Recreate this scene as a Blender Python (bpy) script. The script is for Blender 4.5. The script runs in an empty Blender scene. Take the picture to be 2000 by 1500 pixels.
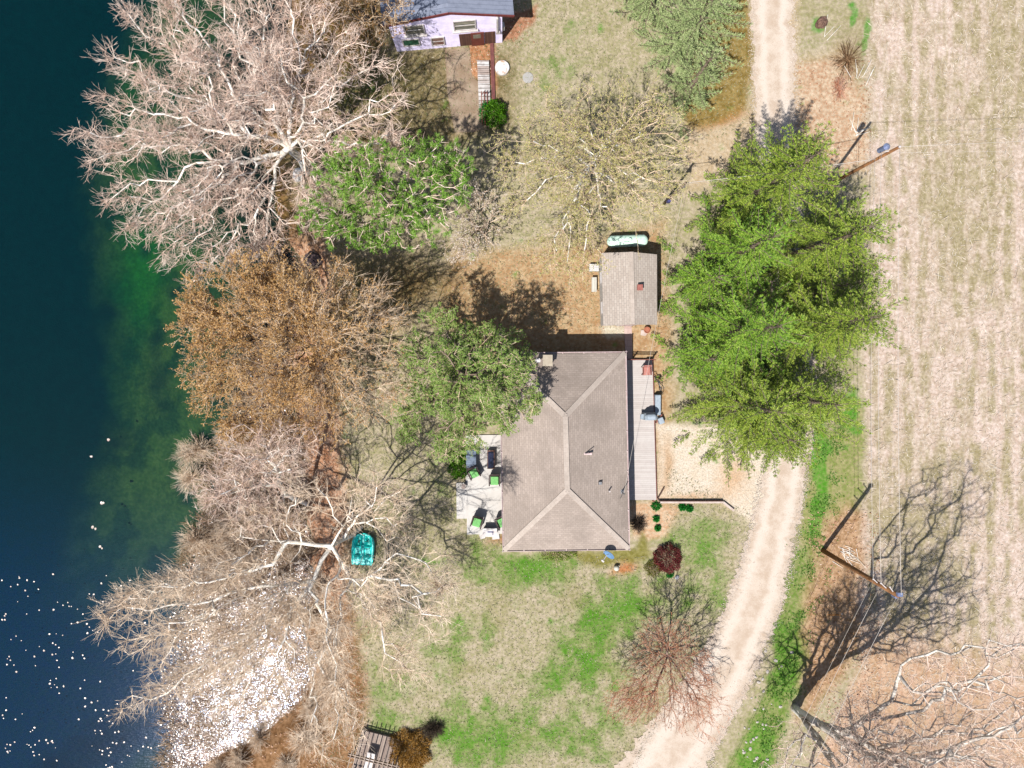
import bpy, math, random
import numpy as np
from mathutils import Vector, Matrix, Quaternion
random.seed(7); RNG = np.random.default_rng(11)
scene = bpy.context.scene
COL = scene.collection
R = math.radians

# ------------------------------------------------------------------ camera, sky, sun, exposure
CAMH = 50.0; F = 1400.0                      # metres above the lawn, focal length in photo pixels
cam_d = bpy.data.cameras.new("camera"); cam = bpy.data.objects.new("camera", cam_d); COL.objects.link(cam)
cam_d.sensor_width = 36; cam_d.lens = 36 * F / 2000; cam_d.clip_start = 0.5; cam_d.clip_end = 4000
dcam = Vector((-15 / F, 50 / F, -1)).normalized()      # the plumb line as the tilted camera sees it
QROT = dcam.rotation_difference(Vector((0, 0, -1)))
cam.location = (0, 0, CAMH); cam.rotation_mode = 'QUATERNION'; cam.rotation_quaternion = QROT
scene.camera = cam
MR = np.array(QROT.to_matrix())

SHX, SHY, SHL = 0.585, 0.811, 0.572           # direction and length (per metre of height) of the shadows
sun_el = math.atan(1 / SHL)
world = bpy.data.worlds.new("World"); scene.world = world; world.use_nodes = True
nt = world.node_tree; nt.nodes.clear()
sky = nt.nodes.new('ShaderNodeTexSky'); sky.sky_type = 'NISHITA'; sky.sun_disc = False
sky.sun_elevation = sun_el; sky.sun_rotation = math.atan2(-SHX, -SHY)
bg = nt.nodes.new('ShaderNodeBackground'); bg.inputs[1].default_value = 0.08
wo = nt.nodes.new('ShaderNodeOutputWorld')
nt.links.new(sky.outputs[0], bg.inputs[0]); nt.links.new(bg.outputs[0], wo.inputs[0])
sl = bpy.data.lights.new("sun", 'SUN'); sl.energy = 5.0; sl.angle = R(0.53); sl.color = (1, 0.975, 0.945)
so = bpy.data.objects.new("sun", sl); COL.objects.link(so); so.location = (-30, -40, 60)
so.rotation_euler = Vector((SHX * SHL, SHY * SHL, -1)).to_track_quat('-Z', 'Y').to_euler()
scene.view_settings.view_transform = 'Standard'; scene.view_settings.look = 'None'
scene.view_settings.exposure = 0.88; scene.view_settings.gamma = 1

def P(px, py, z=0.0):
    d = MR @ np.array([(px - 1000) / F, (750 - py) / F, -1.0])
    t = (CAMH - z) / -d[2]
    return Vector((d[0] * t, d[1] * t, z))
def proj(x, y, z):
    v = np.stack([x, y, z - CAMH], -1) @ MR          # = MR^T v
    return 1000 + v[..., 0] / -v[..., 2] * F, 750 - v[..., 1] / -v[..., 2] * F

# ------------------------------------------------------------------ helpers: colours, noise, materials
K = 0.50
def lin(c): return tuple((v / 255 / 12.92) if v / 255 < 0.04045 else ((v / 255 + 0.055) / 1.055) ** 2.4 for v in c)
def C(r, g, b, k=None):
    k = K if k is None else k
    return tuple(v * k for v in lin((r, g, b)))
_tab = np.random.default_rng(3).random((256, 256))
def vn(x, y):
    xi = np.floor(x).astype(int); yi = np.floor(y).astype(int); fx = x - xi; fy = y - yi
    fx = fx * fx * (3 - 2 * fx); fy = fy * fy * (3 - 2 * fy)
    a = _tab[xi & 255, yi & 255]; b = _tab[(xi + 1) & 255, yi & 255]; c = _tab[xi & 255, (yi + 1) & 255]; d = _tab[(xi + 1) & 255, (yi + 1) & 255]
    return (a * (1 - fx) + b * fx) * (1 - fy) + (c * (1 - fx) + d * fx) * fy
def fbm(x, y, o=4, s=0.0):
    t = 0; w = 0; a = 1
    for i in range(o):
        t = t + a * vn(x * 2 ** i + 17.3 * i + s, y * 2 ** i + 5.1 * i + s * 1.7); w += a; a *= 0.55
    return t / w
def sstep(a, b, x):
    t = np.clip((x - a) / (b - a), 0, 1); return t * t * (3 - 2 * t)

class N:                                       # tiny node wrapper
    def __init__(s, name):
        s.m = bpy.data.materials.new(name); s.m.use_nodes = True; s.t = s.m.node_tree; s.t.nodes.clear()
        s.out = s.new('ShaderNodeOutputMaterial')
    def new(s, k, **kw):
        n = s.t.nodes.new(k)
        for a, b in kw.items(): setattr(n, a, b)
        return n
    def set(s, sock, v):
        if isinstance(v, bpy.types.NodeSocket): s.t.links.new(v, sock)
        elif v is not None:
            if sock.type == 'RGBA' and len(v) == 3: v = (*v, 1)
            sock.default_value = v
    def noise(s, vec, scale, detail=3, rough=0.55):
        n = s.new('ShaderNodeTexNoise'); s.set(n.inputs['Vector'], vec); n.inputs['Scale'].default_value = scale
        n.inputs['Detail'].default_value = detail; n.inputs['Roughness'].default_value = rough; return n.outputs['Fac']
    def ramp(s, f, a, b):
        n = s.new('ShaderNodeMapRange'); n.interpolation_type = 'SMOOTHSTEP'
        s.set(n.inputs[0], f); n.inputs[1].default_value = a; n.inputs[2].default_value = b; return n.outputs[0]
    def mix(s, f, a, b, mode='MIX'):
        n = s.new('ShaderNodeMix', data_type='RGBA', blend_type=mode); s.set(n.inputs[0], f); s.set(n.inputs[6], a); s.set(n.inputs[7], b); return n.outputs[2]
    def math(s, op, a, b=0.0):
        n = s.new('ShaderNodeMath', operation=op); s.set(n.inputs[0], a); s.set(n.inputs[1], b); return n.outputs[0]
    def pos(s): return s.new('ShaderNodeNewGeometry').outputs['Position']
    def obj(s): return s.new('ShaderNodeTexCoord').outputs['Object']
    def uv(s): return s.new('ShaderNodeTexCoord').outputs['UV']
    def rnd(s): return s.new('ShaderNodeNewGeometry').outputs['Random Per Island']
    def bump(s, h, strength=0.3, dist=0.02):
        n = s.new('ShaderNodeBump'); s.set(n.inputs['Height'], h); n.inputs['Strength'].default_value = strength
        n.inputs['Distance'].default_value = dist; return n.outputs[0]
    def pbr(s, col, rough=0.8, metal=0.0, spec=0.3, normal=None):
        n = s.new('ShaderNodeBsdfPrincipled'); s.set(n.inputs['Base Color'], col); s.set(n.inputs['Roughness'], rough)
        n.inputs['Metallic'].default_value = metal; n.inputs['Specular IOR Level'].default_value = spec
        if normal is not None: s.set(n.inputs['Normal'], normal)
        return n.outputs[0]
    def done(s, sh): s.t.links.new(sh, s.out.inputs[0]); return s.m

def m_plain(name, a, b=None, scale=6, rough=0.7, metal=0.0, spec=0.3, bump=0.15, bd=0.01):
    n = N(name); b = b or tuple(v * 0.72 for v in a); o = n.obj()
    f = n.ramp(n.noise(o, scale, 5, 0.6), 0.3, 0.7); h = n.noise(o, scale * 6, 3)
    return n.done(n.pbr(n.mix(f, a, b), rough, metal, spec, n.bump(h, bump, bd)))
def m_leaf(name, cols, trans=0.35, rough=0.6, spec=0.25, scale=0.5):
    n = N(name); cr = n.new('ShaderNodeValToRGB'); cr.color_ramp.interpolation = 'LINEAR'
    f = n.math('ADD', n.math('MULTIPLY', n.rnd(), 0.65), n.math('MULTIPLY', n.noise(n.pos(), scale, 3), 0.35 * 1.4))
    f = n.math('SUBTRACT', f, 0.07); n.set(cr.inputs[0], f)
    el = cr.color_ramp.elements
    while len(el) < len(cols): el.new(0.5)
    for i, c in enumerate(cols): el[i].position = i / (len(cols) - 1); el[i].color = (*c, 1)
    a = n.pbr(cr.outputs[0], rough, 0, spec); t = n.new('ShaderNodeBsdfTranslucent'); n.set(t.inputs[0], n.mix(1.0, cr.outputs[0], (1.0, 1.0, 0.55), 'MULTIPLY'))
    mx = n.new('ShaderNodeMixShader'); mx.inputs[0].default_value = trans; n.t.links.new(a, mx.inputs[1]); n.t.links.new(t.outputs[0], mx.inputs[2])
    return n.done(mx.outputs[0])
def m_bark(name, a, b, c=None, scale=2.5, k=1.0):
    a, b, c = (tuple(min(.9, v * k) for v in q) if q else None for q in (a, b, c))
    n = N(name); p = n.pos(); f = n.ramp(n.noise(p, scale, 5, 0.65), 0.4, 0.6)
    col = n.mix(f, a, b)
    col = n.mix(n.math('MULTIPLY', n.rnd(), 0.7), col, c or b)
    return n.done(n.pbr(col, 0.85, 0, 0.15, n.bump(n.noise(p, 25, 3), 0.4, 0.01)))

# ------------------------------------------------------------------ helpers: meshes
def link(name, me, mat=None, parent=None):
    o = bpy.data.objects.new(name, me); COL.objects.link(o)
    if mat is not None: me.materials.append(mat)
    if parent is not None: o.parent = parent
    return o
def np_mesh(name, V, Fs, mat, parent=None, smooth=False):
    """V (n,3); Fs list of int arrays (m,k)"""
    me = bpy.data.meshes.new(name); V = np.asarray(V, dtype=np.float32)
    if parent is not None: V = V - np.array(parent.location, dtype=np.float32)
    me.vertices.add(len(V)); me.vertices.foreach_set('co', V.ravel())
    Fs = [f for f in Fs if len(f)]
    nl = sum(f.size for f in Fs); npoly = sum(len(f) for f in Fs)
    me.loops.add(nl); me.polygons.add(npoly)
    me.loops.foreach_set('vertex_index', np.concatenate([f.ravel() for f in Fs]).astype(np.int32))
    tot = np.concatenate([np.full(len(f), f.shape[1]) for f in Fs]); st = np.concatenate([[0], np.cumsum(tot)[:-1]])
    me.polygons.foreach_set('loop_start', st.astype(np.int32))
    if smooth: me.polygons.foreach_set('use_smooth', np.ones(npoly, dtype=bool))
    me.update(calc_edges=True)
    return link(name, me, mat, parent)
def tag(o, label=None, cat=None, group=None, kind=None):
    for k, v in (('label', label), ('category', cat), ('group', group), ('kind', kind)):
        if v: o[k] = v
    return o
def empty(name, loc, label, cat, rz=0, group=None):
    o = bpy.data.objects.new(name, None); COL.objects.link(o); o.location = loc; o.rotation_euler = (0, 0, rz)
    o.empty_display_size = 0.2
    return tag(o, label, cat, group)
def copy_thing(src, loc, rz=None, label=None, scale=None):
    c = src.copy(); COL.objects.link(c); c.location = loc
    if rz is not None: c.rotation_euler = (0, 0, rz)
    if scale is not None: c.scale = scale
    if label: c['label'] = label
    for ch in list(src.children):
        d = ch.copy(); COL.objects.link(d); d.parent = c
        for g in list(ch.children):
            e = g.copy(); COL.objects.link(e); e.parent = d
    return c

class MB:                                      # collects shapes in the thing's own space, then links ONE mesh
    def __init__(s): s.v = []; s.f = []
    def add(s, vs, fs):
        k = len(s.v); s.v += [Vector(v) for v in vs]; s.f += [tuple(i + k for i in f) for f in fs]; return s
    def box(s, c, d, rz=0, rx=0, ry=0, taper=1.0):
        M = Matrix.Rotation(rz, 3, 'Z') @ Matrix.Rotation(ry, 3, 'Y') @ Matrix.Rotation(rx, 3, 'X'); c = Vector(c); vs = []
        for z in (-1, 1):
            for x, y in ((-1, -1), (1, -1), (1, 1), (-1, 1)):
                t = taper if z > 0 else 1
                vs.append(c + M @ Vector((x * d[0] / 2 * t, y * d[1] / 2 * t, z * d[2] / 2)))
        return s.add(vs, [(3, 2, 1, 0), (4, 5, 6, 7), (0, 1, 5, 4), (1, 2, 6, 5), (2, 3, 7, 6), (3, 0, 4, 7)])
    def bar(s, a, b, w, h=None):
        a = Vector(a); b = Vector(b); h = h or w; d = (b - a).normalized()
        u = Vector((0, 0, 1)).cross(d)
        if u.length < 1e-3: u = Vector((1, 0, 0))
        u.normalize(); n = d.cross(u); vs = []
        for p in (a, b):
            for x, y in ((-1, -1), (1, -1), (1, 1), (-1, 1)): vs.append(p + u * x * w / 2 + n * y * h / 2)
        return s.add(vs, [(3, 2, 1, 0), (4, 5, 6, 7), (0, 1, 5, 4), (1, 2, 6, 5), (2, 3, 7, 6), (3, 0, 4, 7)])
    def tube(s, pts, r, n=8, cap=True):
        pts = [Vector(p) for p in pts]; rs = r if isinstance(r, (list, tuple)) else [r] * len(pts); vs = []; fs = []
        d0 = (pts[1] - pts[0]).normalized(); u = d0.orthogonal().normalized()
        for i, p in enumerate(pts):
            d = (pts[min(i + 1, len(pts) - 1)] - pts[max(i - 1, 0)]).normalized()
            u = (u - d * u.dot(d)).normalized(); w = d.cross(u)
            for k in range(n):
                a = 2 * math.pi * k / n; vs.append(p + (u * math.cos(a) + w * math.sin(a)) * rs[i])
        for i in range(len(pts) - 1):
            for k in range(n): fs.append((i * n + k, i * n + (k + 1) % n, (i + 1) * n + (k + 1) % n, (i + 1) * n + k))
        if cap: fs.append(tuple(range(n))[::-1]); fs.append(tuple((len(pts) - 1) * n + k for k in range(n)))
        return s.add(vs, fs)
    def prism(s, poly, z0, z1):
        n = len(poly); a = sum(poly[i][0] * poly[(i + 1) % n][1] - poly[(i + 1) % n][0] * poly[i][1] for i in range(n))
        if a < 0: poly = poly[::-1]
        vs = [(p[0], p[1], z0) for p in poly] + [(p[0], p[1], z1) for p in poly]
        fs = [tuple(range(n))[::-1], tuple(range(n, 2 * n))] + [(i, (i + 1) % n, (i + 1) % n + n, i + n) for i in range(n)]
        return s.add(vs, fs)
    def ball(s, c, r, nu=12, nv=8):
        if not isinstance(r, (list, tuple)): r = (r, r, r)
        pts = []; vs = []; fs = []
        for j in range(1, nv):
            for i in range(nu):
                a = 2 * math.pi * i / nu; b = math.pi * j / nv
                vs.append((c[0] + r[0] * math.sin(b) * math.cos(a), c[1] + r[1] * math.sin(b) * math.sin(a), c[2] + r[2] * math.cos(b)))
        k = len(vs); vs += [(c[0], c[1], c[2] + r[2]), (c[0], c[1], c[2] - r[2])]
        for j in range(nv - 2):
            for i in range(nu): fs.append((j * nu + i, (j + 1) * nu + i, (j + 1) * nu + (i + 1) % nu, j * nu + (i + 1) % nu))
        for i in range(nu): fs.append((k, i, (i + 1) % nu)); fs.append((k + 1, (nv - 2) * nu + (i + 1) % nu, (nv - 2) * nu + i))
        return s.add(vs, fs)
    def build(s, name, mat, parent=None, smooth=False, bevel=0.0, world=False):
        me = bpy.data.meshes.new(name); vs = s.v
        if world and parent is not None:
            inv = (Matrix.Translation(parent.location) @ parent.rotation_euler.to_matrix().to_4x4()).inverted(); vs = [inv @ v for v in vs]
        me.from_pydata([tuple(v) for v in vs], [], s.f); me.update()
        uvl = me.uv_layers.new(name='UVMap')
        for p in me.polygons:
            nrm = p.normal; u = Vector((0, 0, 1)).cross(nrm)
            if u.length < 0.05: u = Vector((1, 0, 0))
            u.normalize(); w = nrm.cross(u)
            for li in p.loop_indices:
                co = me.vertices[me.loops[li].vertex_index].co; uvl.data[li].uv = (co.dot(u), co.dot(w))
        if smooth: me.polygons.foreach_set('use_smooth', [True] * len(me.polygons))
        o = link(name, me, mat, parent)
        if bevel:
            b = o.modifiers.new('bevel', 'BEVEL'); b.width = bevel; b.segments = 2; b.limit_method = 'ANGLE'
        return o
# ------------------------------------------------------------------ the ground: one sheet, with its soils and grasses
SHORE = np.array([(-400, 590), (0, 560), (150, 520), (300, 500), (430, 545), (520, 575), (650, 560), (760, 560), (850, 585), (950, 600), (1100, 600),
                  (1230, 600), (1300, 608), (1370, 590), (1420, 530), (1480, 440), (1540, 330), (1650, 200), (2200, 50)], float)
def shore_d(px, py):
    w = 26 * (fbm(px / 60, py / 60, 3, 9.0) - 0.5) * 2
    return (px + w - np.interp(py, SHORE[:, 0], SHORE[:, 1])) / 28.0
def hz_px(px, py):
    d = shore_d(px, py)
    z = -0.80 * (1 - sstep(0.0, 3.2, d))
    z = z - 0.22 * sstep(0.0, -1.0, d) - 2.2 * sstep(-6, -13, d)
    return z + 0.05 * (fbm(px / 40, py / 40, 3, 2.0) - 0.5) * sstep(0, 2, d)
def axis(a, b, step, far):
    core = np.arange(a, b + 1e-6, step); out = []; s = step; x = b
    while x < far: s *= 1.25; x += s; out.append(x)
    lo = []; s = step; x = a
    while x > -far: s *= 1.25; x -= s; lo.append(x)
    return np.array(lo[::-1] + list(core) + out)
gx = axis(-38, 38, 0.14, 1500); gy = axis(-30, 29, 0.14, 1500)
X, Y = np.meshgrid(gx, gy); Z = np.zeros_like(X)
PX, PY = proj(X, Y, Z)
Z = hz_px(PX, PY)
wx = PX + 34 * (fbm(PX / 45, PY / 45, 4, 1.0) - 0.5); wy = PY + 34 * (fbm(PX / 45, PY / 45, 4, 31.0) - 0.5)

def blob(cx, cy, rx, ry, ang=0, p=2):
    a = R(ang); dx = wx - cx; dy = wy - cy; u = dx * math.cos(a) + dy * math.sin(a); v = -dx * math.sin(a) + dy * math.cos(a)
    return np.exp(-((u / rx) ** 2 + (v / ry) ** 2) ** (p / 2))
def pmask(poly, feather, warp=1.0):
    x = PX + (wx - PX) * warp; y = PY + (wy - PY) * warp
    inside = np.zeros(x.shape, bool); dist = np.full(x.shape, 1e9); n = len(poly)
    for i in range(n):
        (x0, y0), (x1, y1) = poly[i], poly[(i + 1) % n]
        if y0 != y1:
            c = ((y0 > y) != (y1 > y)) & (x < (x1 - x0) * (y - y0) / (y1 - y0) + x0); inside ^= c
        t = np.clip(((x - x0) * (x1 - x0) + (y - y0) * (y1 - y0)) / ((x1 - x0) ** 2 + (y1 - y0) ** 2), 0, 1)
        dist = np.minimum(dist, np.hypot(x - x0 - t * (x1 - x0), y - y0 - t * (y1 - y0)))
    return sstep(-feather, feather, np.where(inside, dist, -dist))
def srgb(r, g, b): return np.array(C(r, g, b))
GA = np.zeros(X.shape + (3,)) + srgb(200, 184, 160); GB = np.zeros(X.shape + (3,)) + srgb(160, 154, 112)
def paint(m, a, b=None):
    global GA, GB
    m = np.clip(m, 0, 1)[..., None]
    GA = GA * (1 - m) + srgb(*a) * m
    GB = GB * (1 - m) + srgb(*(b or a)) * m
n1 = fbm(PX / 28, PY / 28, 5, 4.0); n2 = fbm(PX / 70, PY / 70, 4, 12.0); n3 = fbm(PX / 12, PY / 12, 3, 20.0)
# lawn: dry thatch with green coming through
green = 0.0
for a in [(1100, 70, 55, 70, .55), (1085, 150, 60, 60, .5), (1180, 20, 60, 30, .2), (1000, 180, 60, 60, .25), (930, 1010, 34, 80, .8), (960, 1095, 70, 40, .6),
          (1060, 1105, 70, 30, .8), (1150, 1150, 100, 45, .5), (1000, 1130, 80, 40, .5), (1130, 1290, 85, 62, 1.0), (1170, 1220, 60, 50, .8), (1060, 1330, 70, 40, .5),
          (1380, 1045, 62, 62, .95), (1410, 1180, 50, 60, .55), (1230, 1180, 60, 60, .6), (1330, 1150, 90, 70, .6), (1020, 1420, 150, 60, .6), (1130, 1450, 90, 50, .5),
          (900, 1290, 50, 120, .5), (860, 1420, 60, 60, .35), (860, 960, 30, 80, .6), (900, 1460, 90, 60, .5), (850, 1250, 50, 60, .4), (760, 1330, 50, 60, .7), (740, 1420, 50, 50, .7),
          (830, 1080, 40, 60, .3), (1200, 1420, 60, 80, .4), (1300, 1050, 60, 40, .4), (950, 1220, 40, 40, .5), (980, 1450, 60, 60, .5), (1500, 1000, 20, 60, .1)]:
    green = green + a[4] * blob(*a[:4])
gm = sstep(0.34, 0.84, green * 0.90 + (n1 - 0.5) * 1.0 + (n3 - .5) * .5)
paint(gm * 0.86, (150, 158, 98), (92, 134, 44))
paint(sstep(0.62, 0.78, n1) * (1 - gm) * 0.5, (205, 192, 168), (180, 168, 135))
paint(sstep(0.55, 0.8, n2) * 0.35, (168, 158, 112), (132, 128, 74))
deepg = sstep(0.62, 0.9, green * 0.7 + (n1 - 0.5)); paint(deepg * 0.8, (104, 148, 52), (76, 136, 26))
# olive bed round the grey-green conifers, and rough ground to the north-west
paint(pmask([(1375, -60), (1462, -60), (1470, 60), (1472, 160), (1455, 215), (1400, 262), (1355, 265), (1330, 225), (1350, 120)], 7, .5), (170, 146, 92), (128, 106, 52))
paint(blob(1410, 245, 60, 16, -20) * 0.8, (190, 120, 66), (176, 132, 80))
paint(pmask([(550, -80), (775, -80), (770, 100), (1000, 100), (1000, 240), (900, 280), (700, 320), (560, 330)], 30), (164, 146, 112), (110, 98, 60))
paint(pmask([(430, -80), (760, -80), (740, 90), (560, 300), (600, 470), (540, 520), (430, 430)], 30), (150, 118, 74), (96, 76, 40))
paint(blob(700, 180, 90, 50) * .4 * n1 * 2, (120, 128, 60), (90, 104, 40))
# concrete-and-dirt court before the lilac house
paint(pmask([(868, 96), (922, 92), (930, 170), (942, 200), (948, 252), (890, 262), (874, 180)], 3, .25), (186, 164, 138), (164, 140, 112))
paint(pmask([(915, 86), (966, 82), (970, 205), (985, 215), (950, 150), (930, 152), (915, 140)], 4, .4), (206, 154, 116), (160, 108, 72))
paint(pmask([(985, 30), (1045, 10), (1040, 55), (1000, 80), (975, 80)], 6), (198, 146, 116), (150, 104, 76))
# sandy turn of the drive and the litter east of it
paint(pmask([(1330, 262), (1460, 232), (1475, 100), (1470, -80), (1565, -80), (1560, 330), (1480, 360), (1340, 372)], 16), (214, 194, 166), (190, 166, 132))
paint(pmask([(1555, 130), (1650, 90), (1700, 200), (1700, 330), (1600, 360), (1540, 300)], 22), (222, 200, 172), (188, 150, 118))
# the yard between the shed and the house, tan and trodden
paint(pmask([(880, 500), (1160, 470), (1300, 440), (1310, 700), (1300, 980), (1210, 720), (1000, 700), (850, 640)], 22), (206, 178, 140), (176, 138, 98))
paint(pmask([(1170, 636), (1225, 636), (1225, 664), (1185, 664)], 5, .4), (222, 212, 190), (200, 186, 160))
paint(blob(640, 620, 150, 110) * .9, (168, 140, 92), (130, 104, 60)); paint(blob(800, 560, 110, 60) * .9, (150, 122, 80), (112, 90, 54))
paint(pmask([(1284, 825), (1420, 830), (1560, 850), (1560, 960), (1480, 1040), (1412, 975), (1284, 975)], 8, .5), (230, 216, 198), (222, 204, 180))
paint(blob(1298, 910, 12, 60) * .7, (206, 166, 122), (184, 140, 96)); paint(blob(1430, 930, 30, 46) * .8, (216, 182, 146), (204, 162, 122)); paint(blob(1350, 968, 60, 8) * .7, (214, 178, 140), (196, 150, 108))
paint(pmask([(1235, 980), (1320, 984), (1310, 1040), (1270, 1060), (1232, 1050)], 10), (222, 196, 166), (202, 160, 124))
paint(pmask([(1075, 1076), (1240, 1076), (1262, 1040), (1270, 1085), (1230, 1110), (1150, 1102)], 8), (158, 150, 92), (126, 120, 58))
paint(blob(1222, 1116, 24, 9, -12), (206, 144, 100), (190, 120, 76)); paint(blob(975, 1058, 18, 10), (190, 140, 104), (150, 120, 80))
# verge of the field
paint(pmask([(1578, 850), (1625, 840), (1650, 780), (1700, 790), (1690, 960), (1600, 1060), (1570, 1120), (1560, 1010)], 14), (176, 166, 120), (130, 142, 74))
paint(sstep(.35, .6, blob(1603, 900, 18, 90) + blob(1660, 800, 22, 60) * .8 + blob(1598, 1020, 16, 60) * .9 + (n1 - .5) * 1.5), (134, 158, 84), (84, 146, 40))
paint(pmask([(1540, 1080), (1600, 1050), (1592, 1180), (1560, 1300), (1540, 1400), (1500, 1560), (1400, 1560), (1440, 1440), (1500, 1340)], 10), (160, 160, 108), (110, 136, 58))
paint(sstep(.3, .6, blob(1545, 1290, 40, 90) + blob(1480, 1460, 40, 60) + (n1 - .5) * .8) * .9, (134, 158, 80), (84, 138, 38))
paint(pmask([(1592, 1060), (1650, 980), (1720, 1000), (1720, 1200), (1640, 1330), (1560, 1400), (1570, 1250)], 20), (208, 172, 138), (160, 124, 88))
# stubble field
fld = pmask([(1705, -3000), (9000, -3000), (9000, 5000), (1560, 5000), (1590, 1500), (1680, 1300), (1690, 1000), (1692, 300), (1700, 150)], 14)
paint(fld, (234, 214, 202), (196, 172, 154))
stripe = 0.5 + 0.5 * np.cos((PX + .3 * (wx - PX) - 1804) / 33 * 2 * math.pi)
paint(fld * np.clip(stripe * sstep(.40, .62, .5 * fbm(PX / 12, PY / 50, 4, 7.) + .5 * n1) * .9 + sstep(.5, .62, fbm(PX / 10, PY / 60, 4, 77.)) * .4 + blob(1800, 1040, 90, 200) * .7 * n1 * 1.7 + blob(1830, 340, 50, 200) * .3 + blob(1960, 100, 50, 200) * .6 + blob(1880, 420, 60, 200) * .45 * n1 * 1.8, 0, .85), (186, 172, 138), (146, 136, 92))
paint(fld * np.clip(sstep(1180, 1350, wy + (wx - 1800) * -.25), 0, .8), (216, 180, 148), (190, 148, 116))
paint(sstep(.4, .7, blob(1690, 70, 10, 45) + blob(1660, 30, 10, 30) + blob(1600, 50, 16, 22) + (n3 - .5) * .3), (136, 160, 100), (96, 150, 62))
paint(blob(1660, 110, 30, 40) * .8, (168, 146, 112), (128, 106, 74))
# leaf-strewn bank, flooded edge, lake bed
sd = shore_d(PX, PY)
bank = sstep(-0.4, 0.2, sd) * (1 - sstep(2.2, 3.6, sd + 1.2 * (n1 - .5))) * sstep(420, 500, PY)
paint(bank, (228, 188, 158), (178, 126, 92))
paint(pmask([(600, 1180), (690, 1180), (720, 1340), (700, 1560), (300, 1560), (480, 1440), (600, 1360)], 16), (176, 136, 100), (120, 86, 54))
paint(sstep(0.2, -0.5, sd), (86, 74, 52), (58, 52, 36))
bed = sstep(-1.5, -7.5, sd + 2.5 * (n2 - .5)); 
paint(bed, (150, 146, 84), (104, 118, 66)); paint(bed * sstep(.42, .66, fbm(PX / 38, PY / 38, 5, 60.)) * .8, (70, 100, 70), (50, 76, 56))
paint(bed * np.clip(blob(230, 530, 70, 120, 10) * .9 + blob(140, 780, 60, 90, 20) * .5 + blob(60, 960, 60, 60) * .3 + blob(210, 110, 30, 90) * .5, 0, 1), (70, 160, 60), (60, 130, 50))
deep = sstep(250, 110, PX + (wx - PX) * 1.5 + 0.13 * (PY - 500) + 60 * np.sin(PY / 170)) ; paint(deep * bed, (0, 64, 72), (0, 54, 62)); paint(bed * sstep(900, 1350, wy - .3 * (wx - 200)), (0, 64, 132), (10, 70, 118))  # lower-left blue is sky sheen painted into the bed colour
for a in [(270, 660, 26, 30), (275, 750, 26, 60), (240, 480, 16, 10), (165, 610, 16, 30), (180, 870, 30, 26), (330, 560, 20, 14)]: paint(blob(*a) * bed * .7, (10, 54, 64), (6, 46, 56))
nx_, ny_ = len(gx), len(gy)
idx = np.arange(nx_ * ny_).reshape(ny_, nx_)
quads = np.stack([idx[:-1, :-1], idx[:-1, 1:], idx[1:, 1:], idx[1:, :-1]], -1).reshape(-1, 4)
n = N('ground_soil'); p = n.pos()
att = n.new('ShaderNodeAttribute', attribute_name='dry').outputs[0]; btt = n.new('ShaderNodeAttribute', attribute_name='lush').outputs[0]
f1 = n.noise(p, 1.3, 5, 0.7); f2 = n.noise(p, 4.5, 4, 0.8); f3 = n.noise(p, 9, 2, 0.8)
f = n.ramp(n.math('ADD', n.math('MULTIPLY', f1, .35), n.math('MULTIPLY', f2, .65)), 0.42, 0.58)
col = n.mix(f, att, btt)
col = n.mix(n.ramp(f3, .36, .62), n.mix(1.0, col, (.74, .73, .69), 'MULTIPLY'), n.mix(1.0, col, (1.12, 1.12, 1.12), 'MULTIPLY'))
col = n.mix(n.math('MULTIPLY', n.ramp(f3, .60, .72), .22), col, n.mix(1.0, col, (1.45, 1.42, 1.4), 'MULTIPLY'))
M_ground = n.done(n.pbr(col, 0.95, 0, 0.05, n.bump(n.math('ADD', n.math('MULTIPLY', f2, .5), f3), 0.55, 0.05)))
g = np_mesh('ground', np.stack([X, Y, Z], -1).reshape(-1, 3), [quads], M_ground, smooth=True)
for nm, arr in (('dry', GA), ('lush', GB)):
    a = g.data.color_attributes.new(nm, 'FLOAT_COLOR', 'POINT')
    a.data.foreach_set('color', np.concatenate([arr.reshape(-1, 3), np.ones((arr.shape[0] * arr.shape[1], 1))], 1).astype(np.float32).ravel())
tag(g, kind='structure')

# ------------------------------------------------------------------ the lake
n = N('lake_water'); p = n.pos()
mp = n.new('ShaderNodeMapping'); n.set(mp.inputs[0], p); mp.inputs['Rotation'].default_value = (0, 0, R(15)); mp.inputs['Scale'].default_value = (1.2, 5, 1)
rip = n.math('ADD', n.noise(mp.outputs[0], 2.2, 3, .5), n.math('MULTIPLY', n.noise(p, 7, 2, .5), .22)); nb = n.bump(rip, 0.22, 0.035)
tr = n.new('ShaderNodeBsdfTransparent'); tr.inputs[0].default_value = (.46, .72, .62, 1)
df = n.new('ShaderNodeBsdfDiffuse'); df.inputs[0].default_value = (0.0, .012, .017, 1)
gl = n.new('ShaderNodeBsdfGlossy'); gl.inputs['Roughness'].default_value = .10; gl.inputs[0].default_value = (.58, .70, 1, 1); n.set(gl.inputs['Normal'], nb)
fr = n.new('ShaderNodeFresnel'); fr.inputs[0].default_value = 1.33; n.set(fr.inputs['Normal'], nb)
m1 = n.new('ShaderNodeMixShader'); m1.inputs[0].default_value = .25; n.t.links.new(tr.outputs[0], m1.inputs[1]); n.t.links.new(df.outputs[0], m1.inputs[2])
m2 = n.new('ShaderNodeMixShader'); n.set(m2.inputs[0], fr.outputs[0]); n.t.links.new(m1.outputs[0], m2.inputs[1]); n.t.links.new(gl.outputs[0], m2.inputs[2])
M_water = n.done(m2.outputs[0])
tag(MB().add([(-1500, -1500, -.8), (-8, -1500, -.8), (-8, 1500, -.8), (-1500, 1500, -.8)], [(0, 1, 2, 3)]).build('lake_water', M_water), kind='structure')

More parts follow.
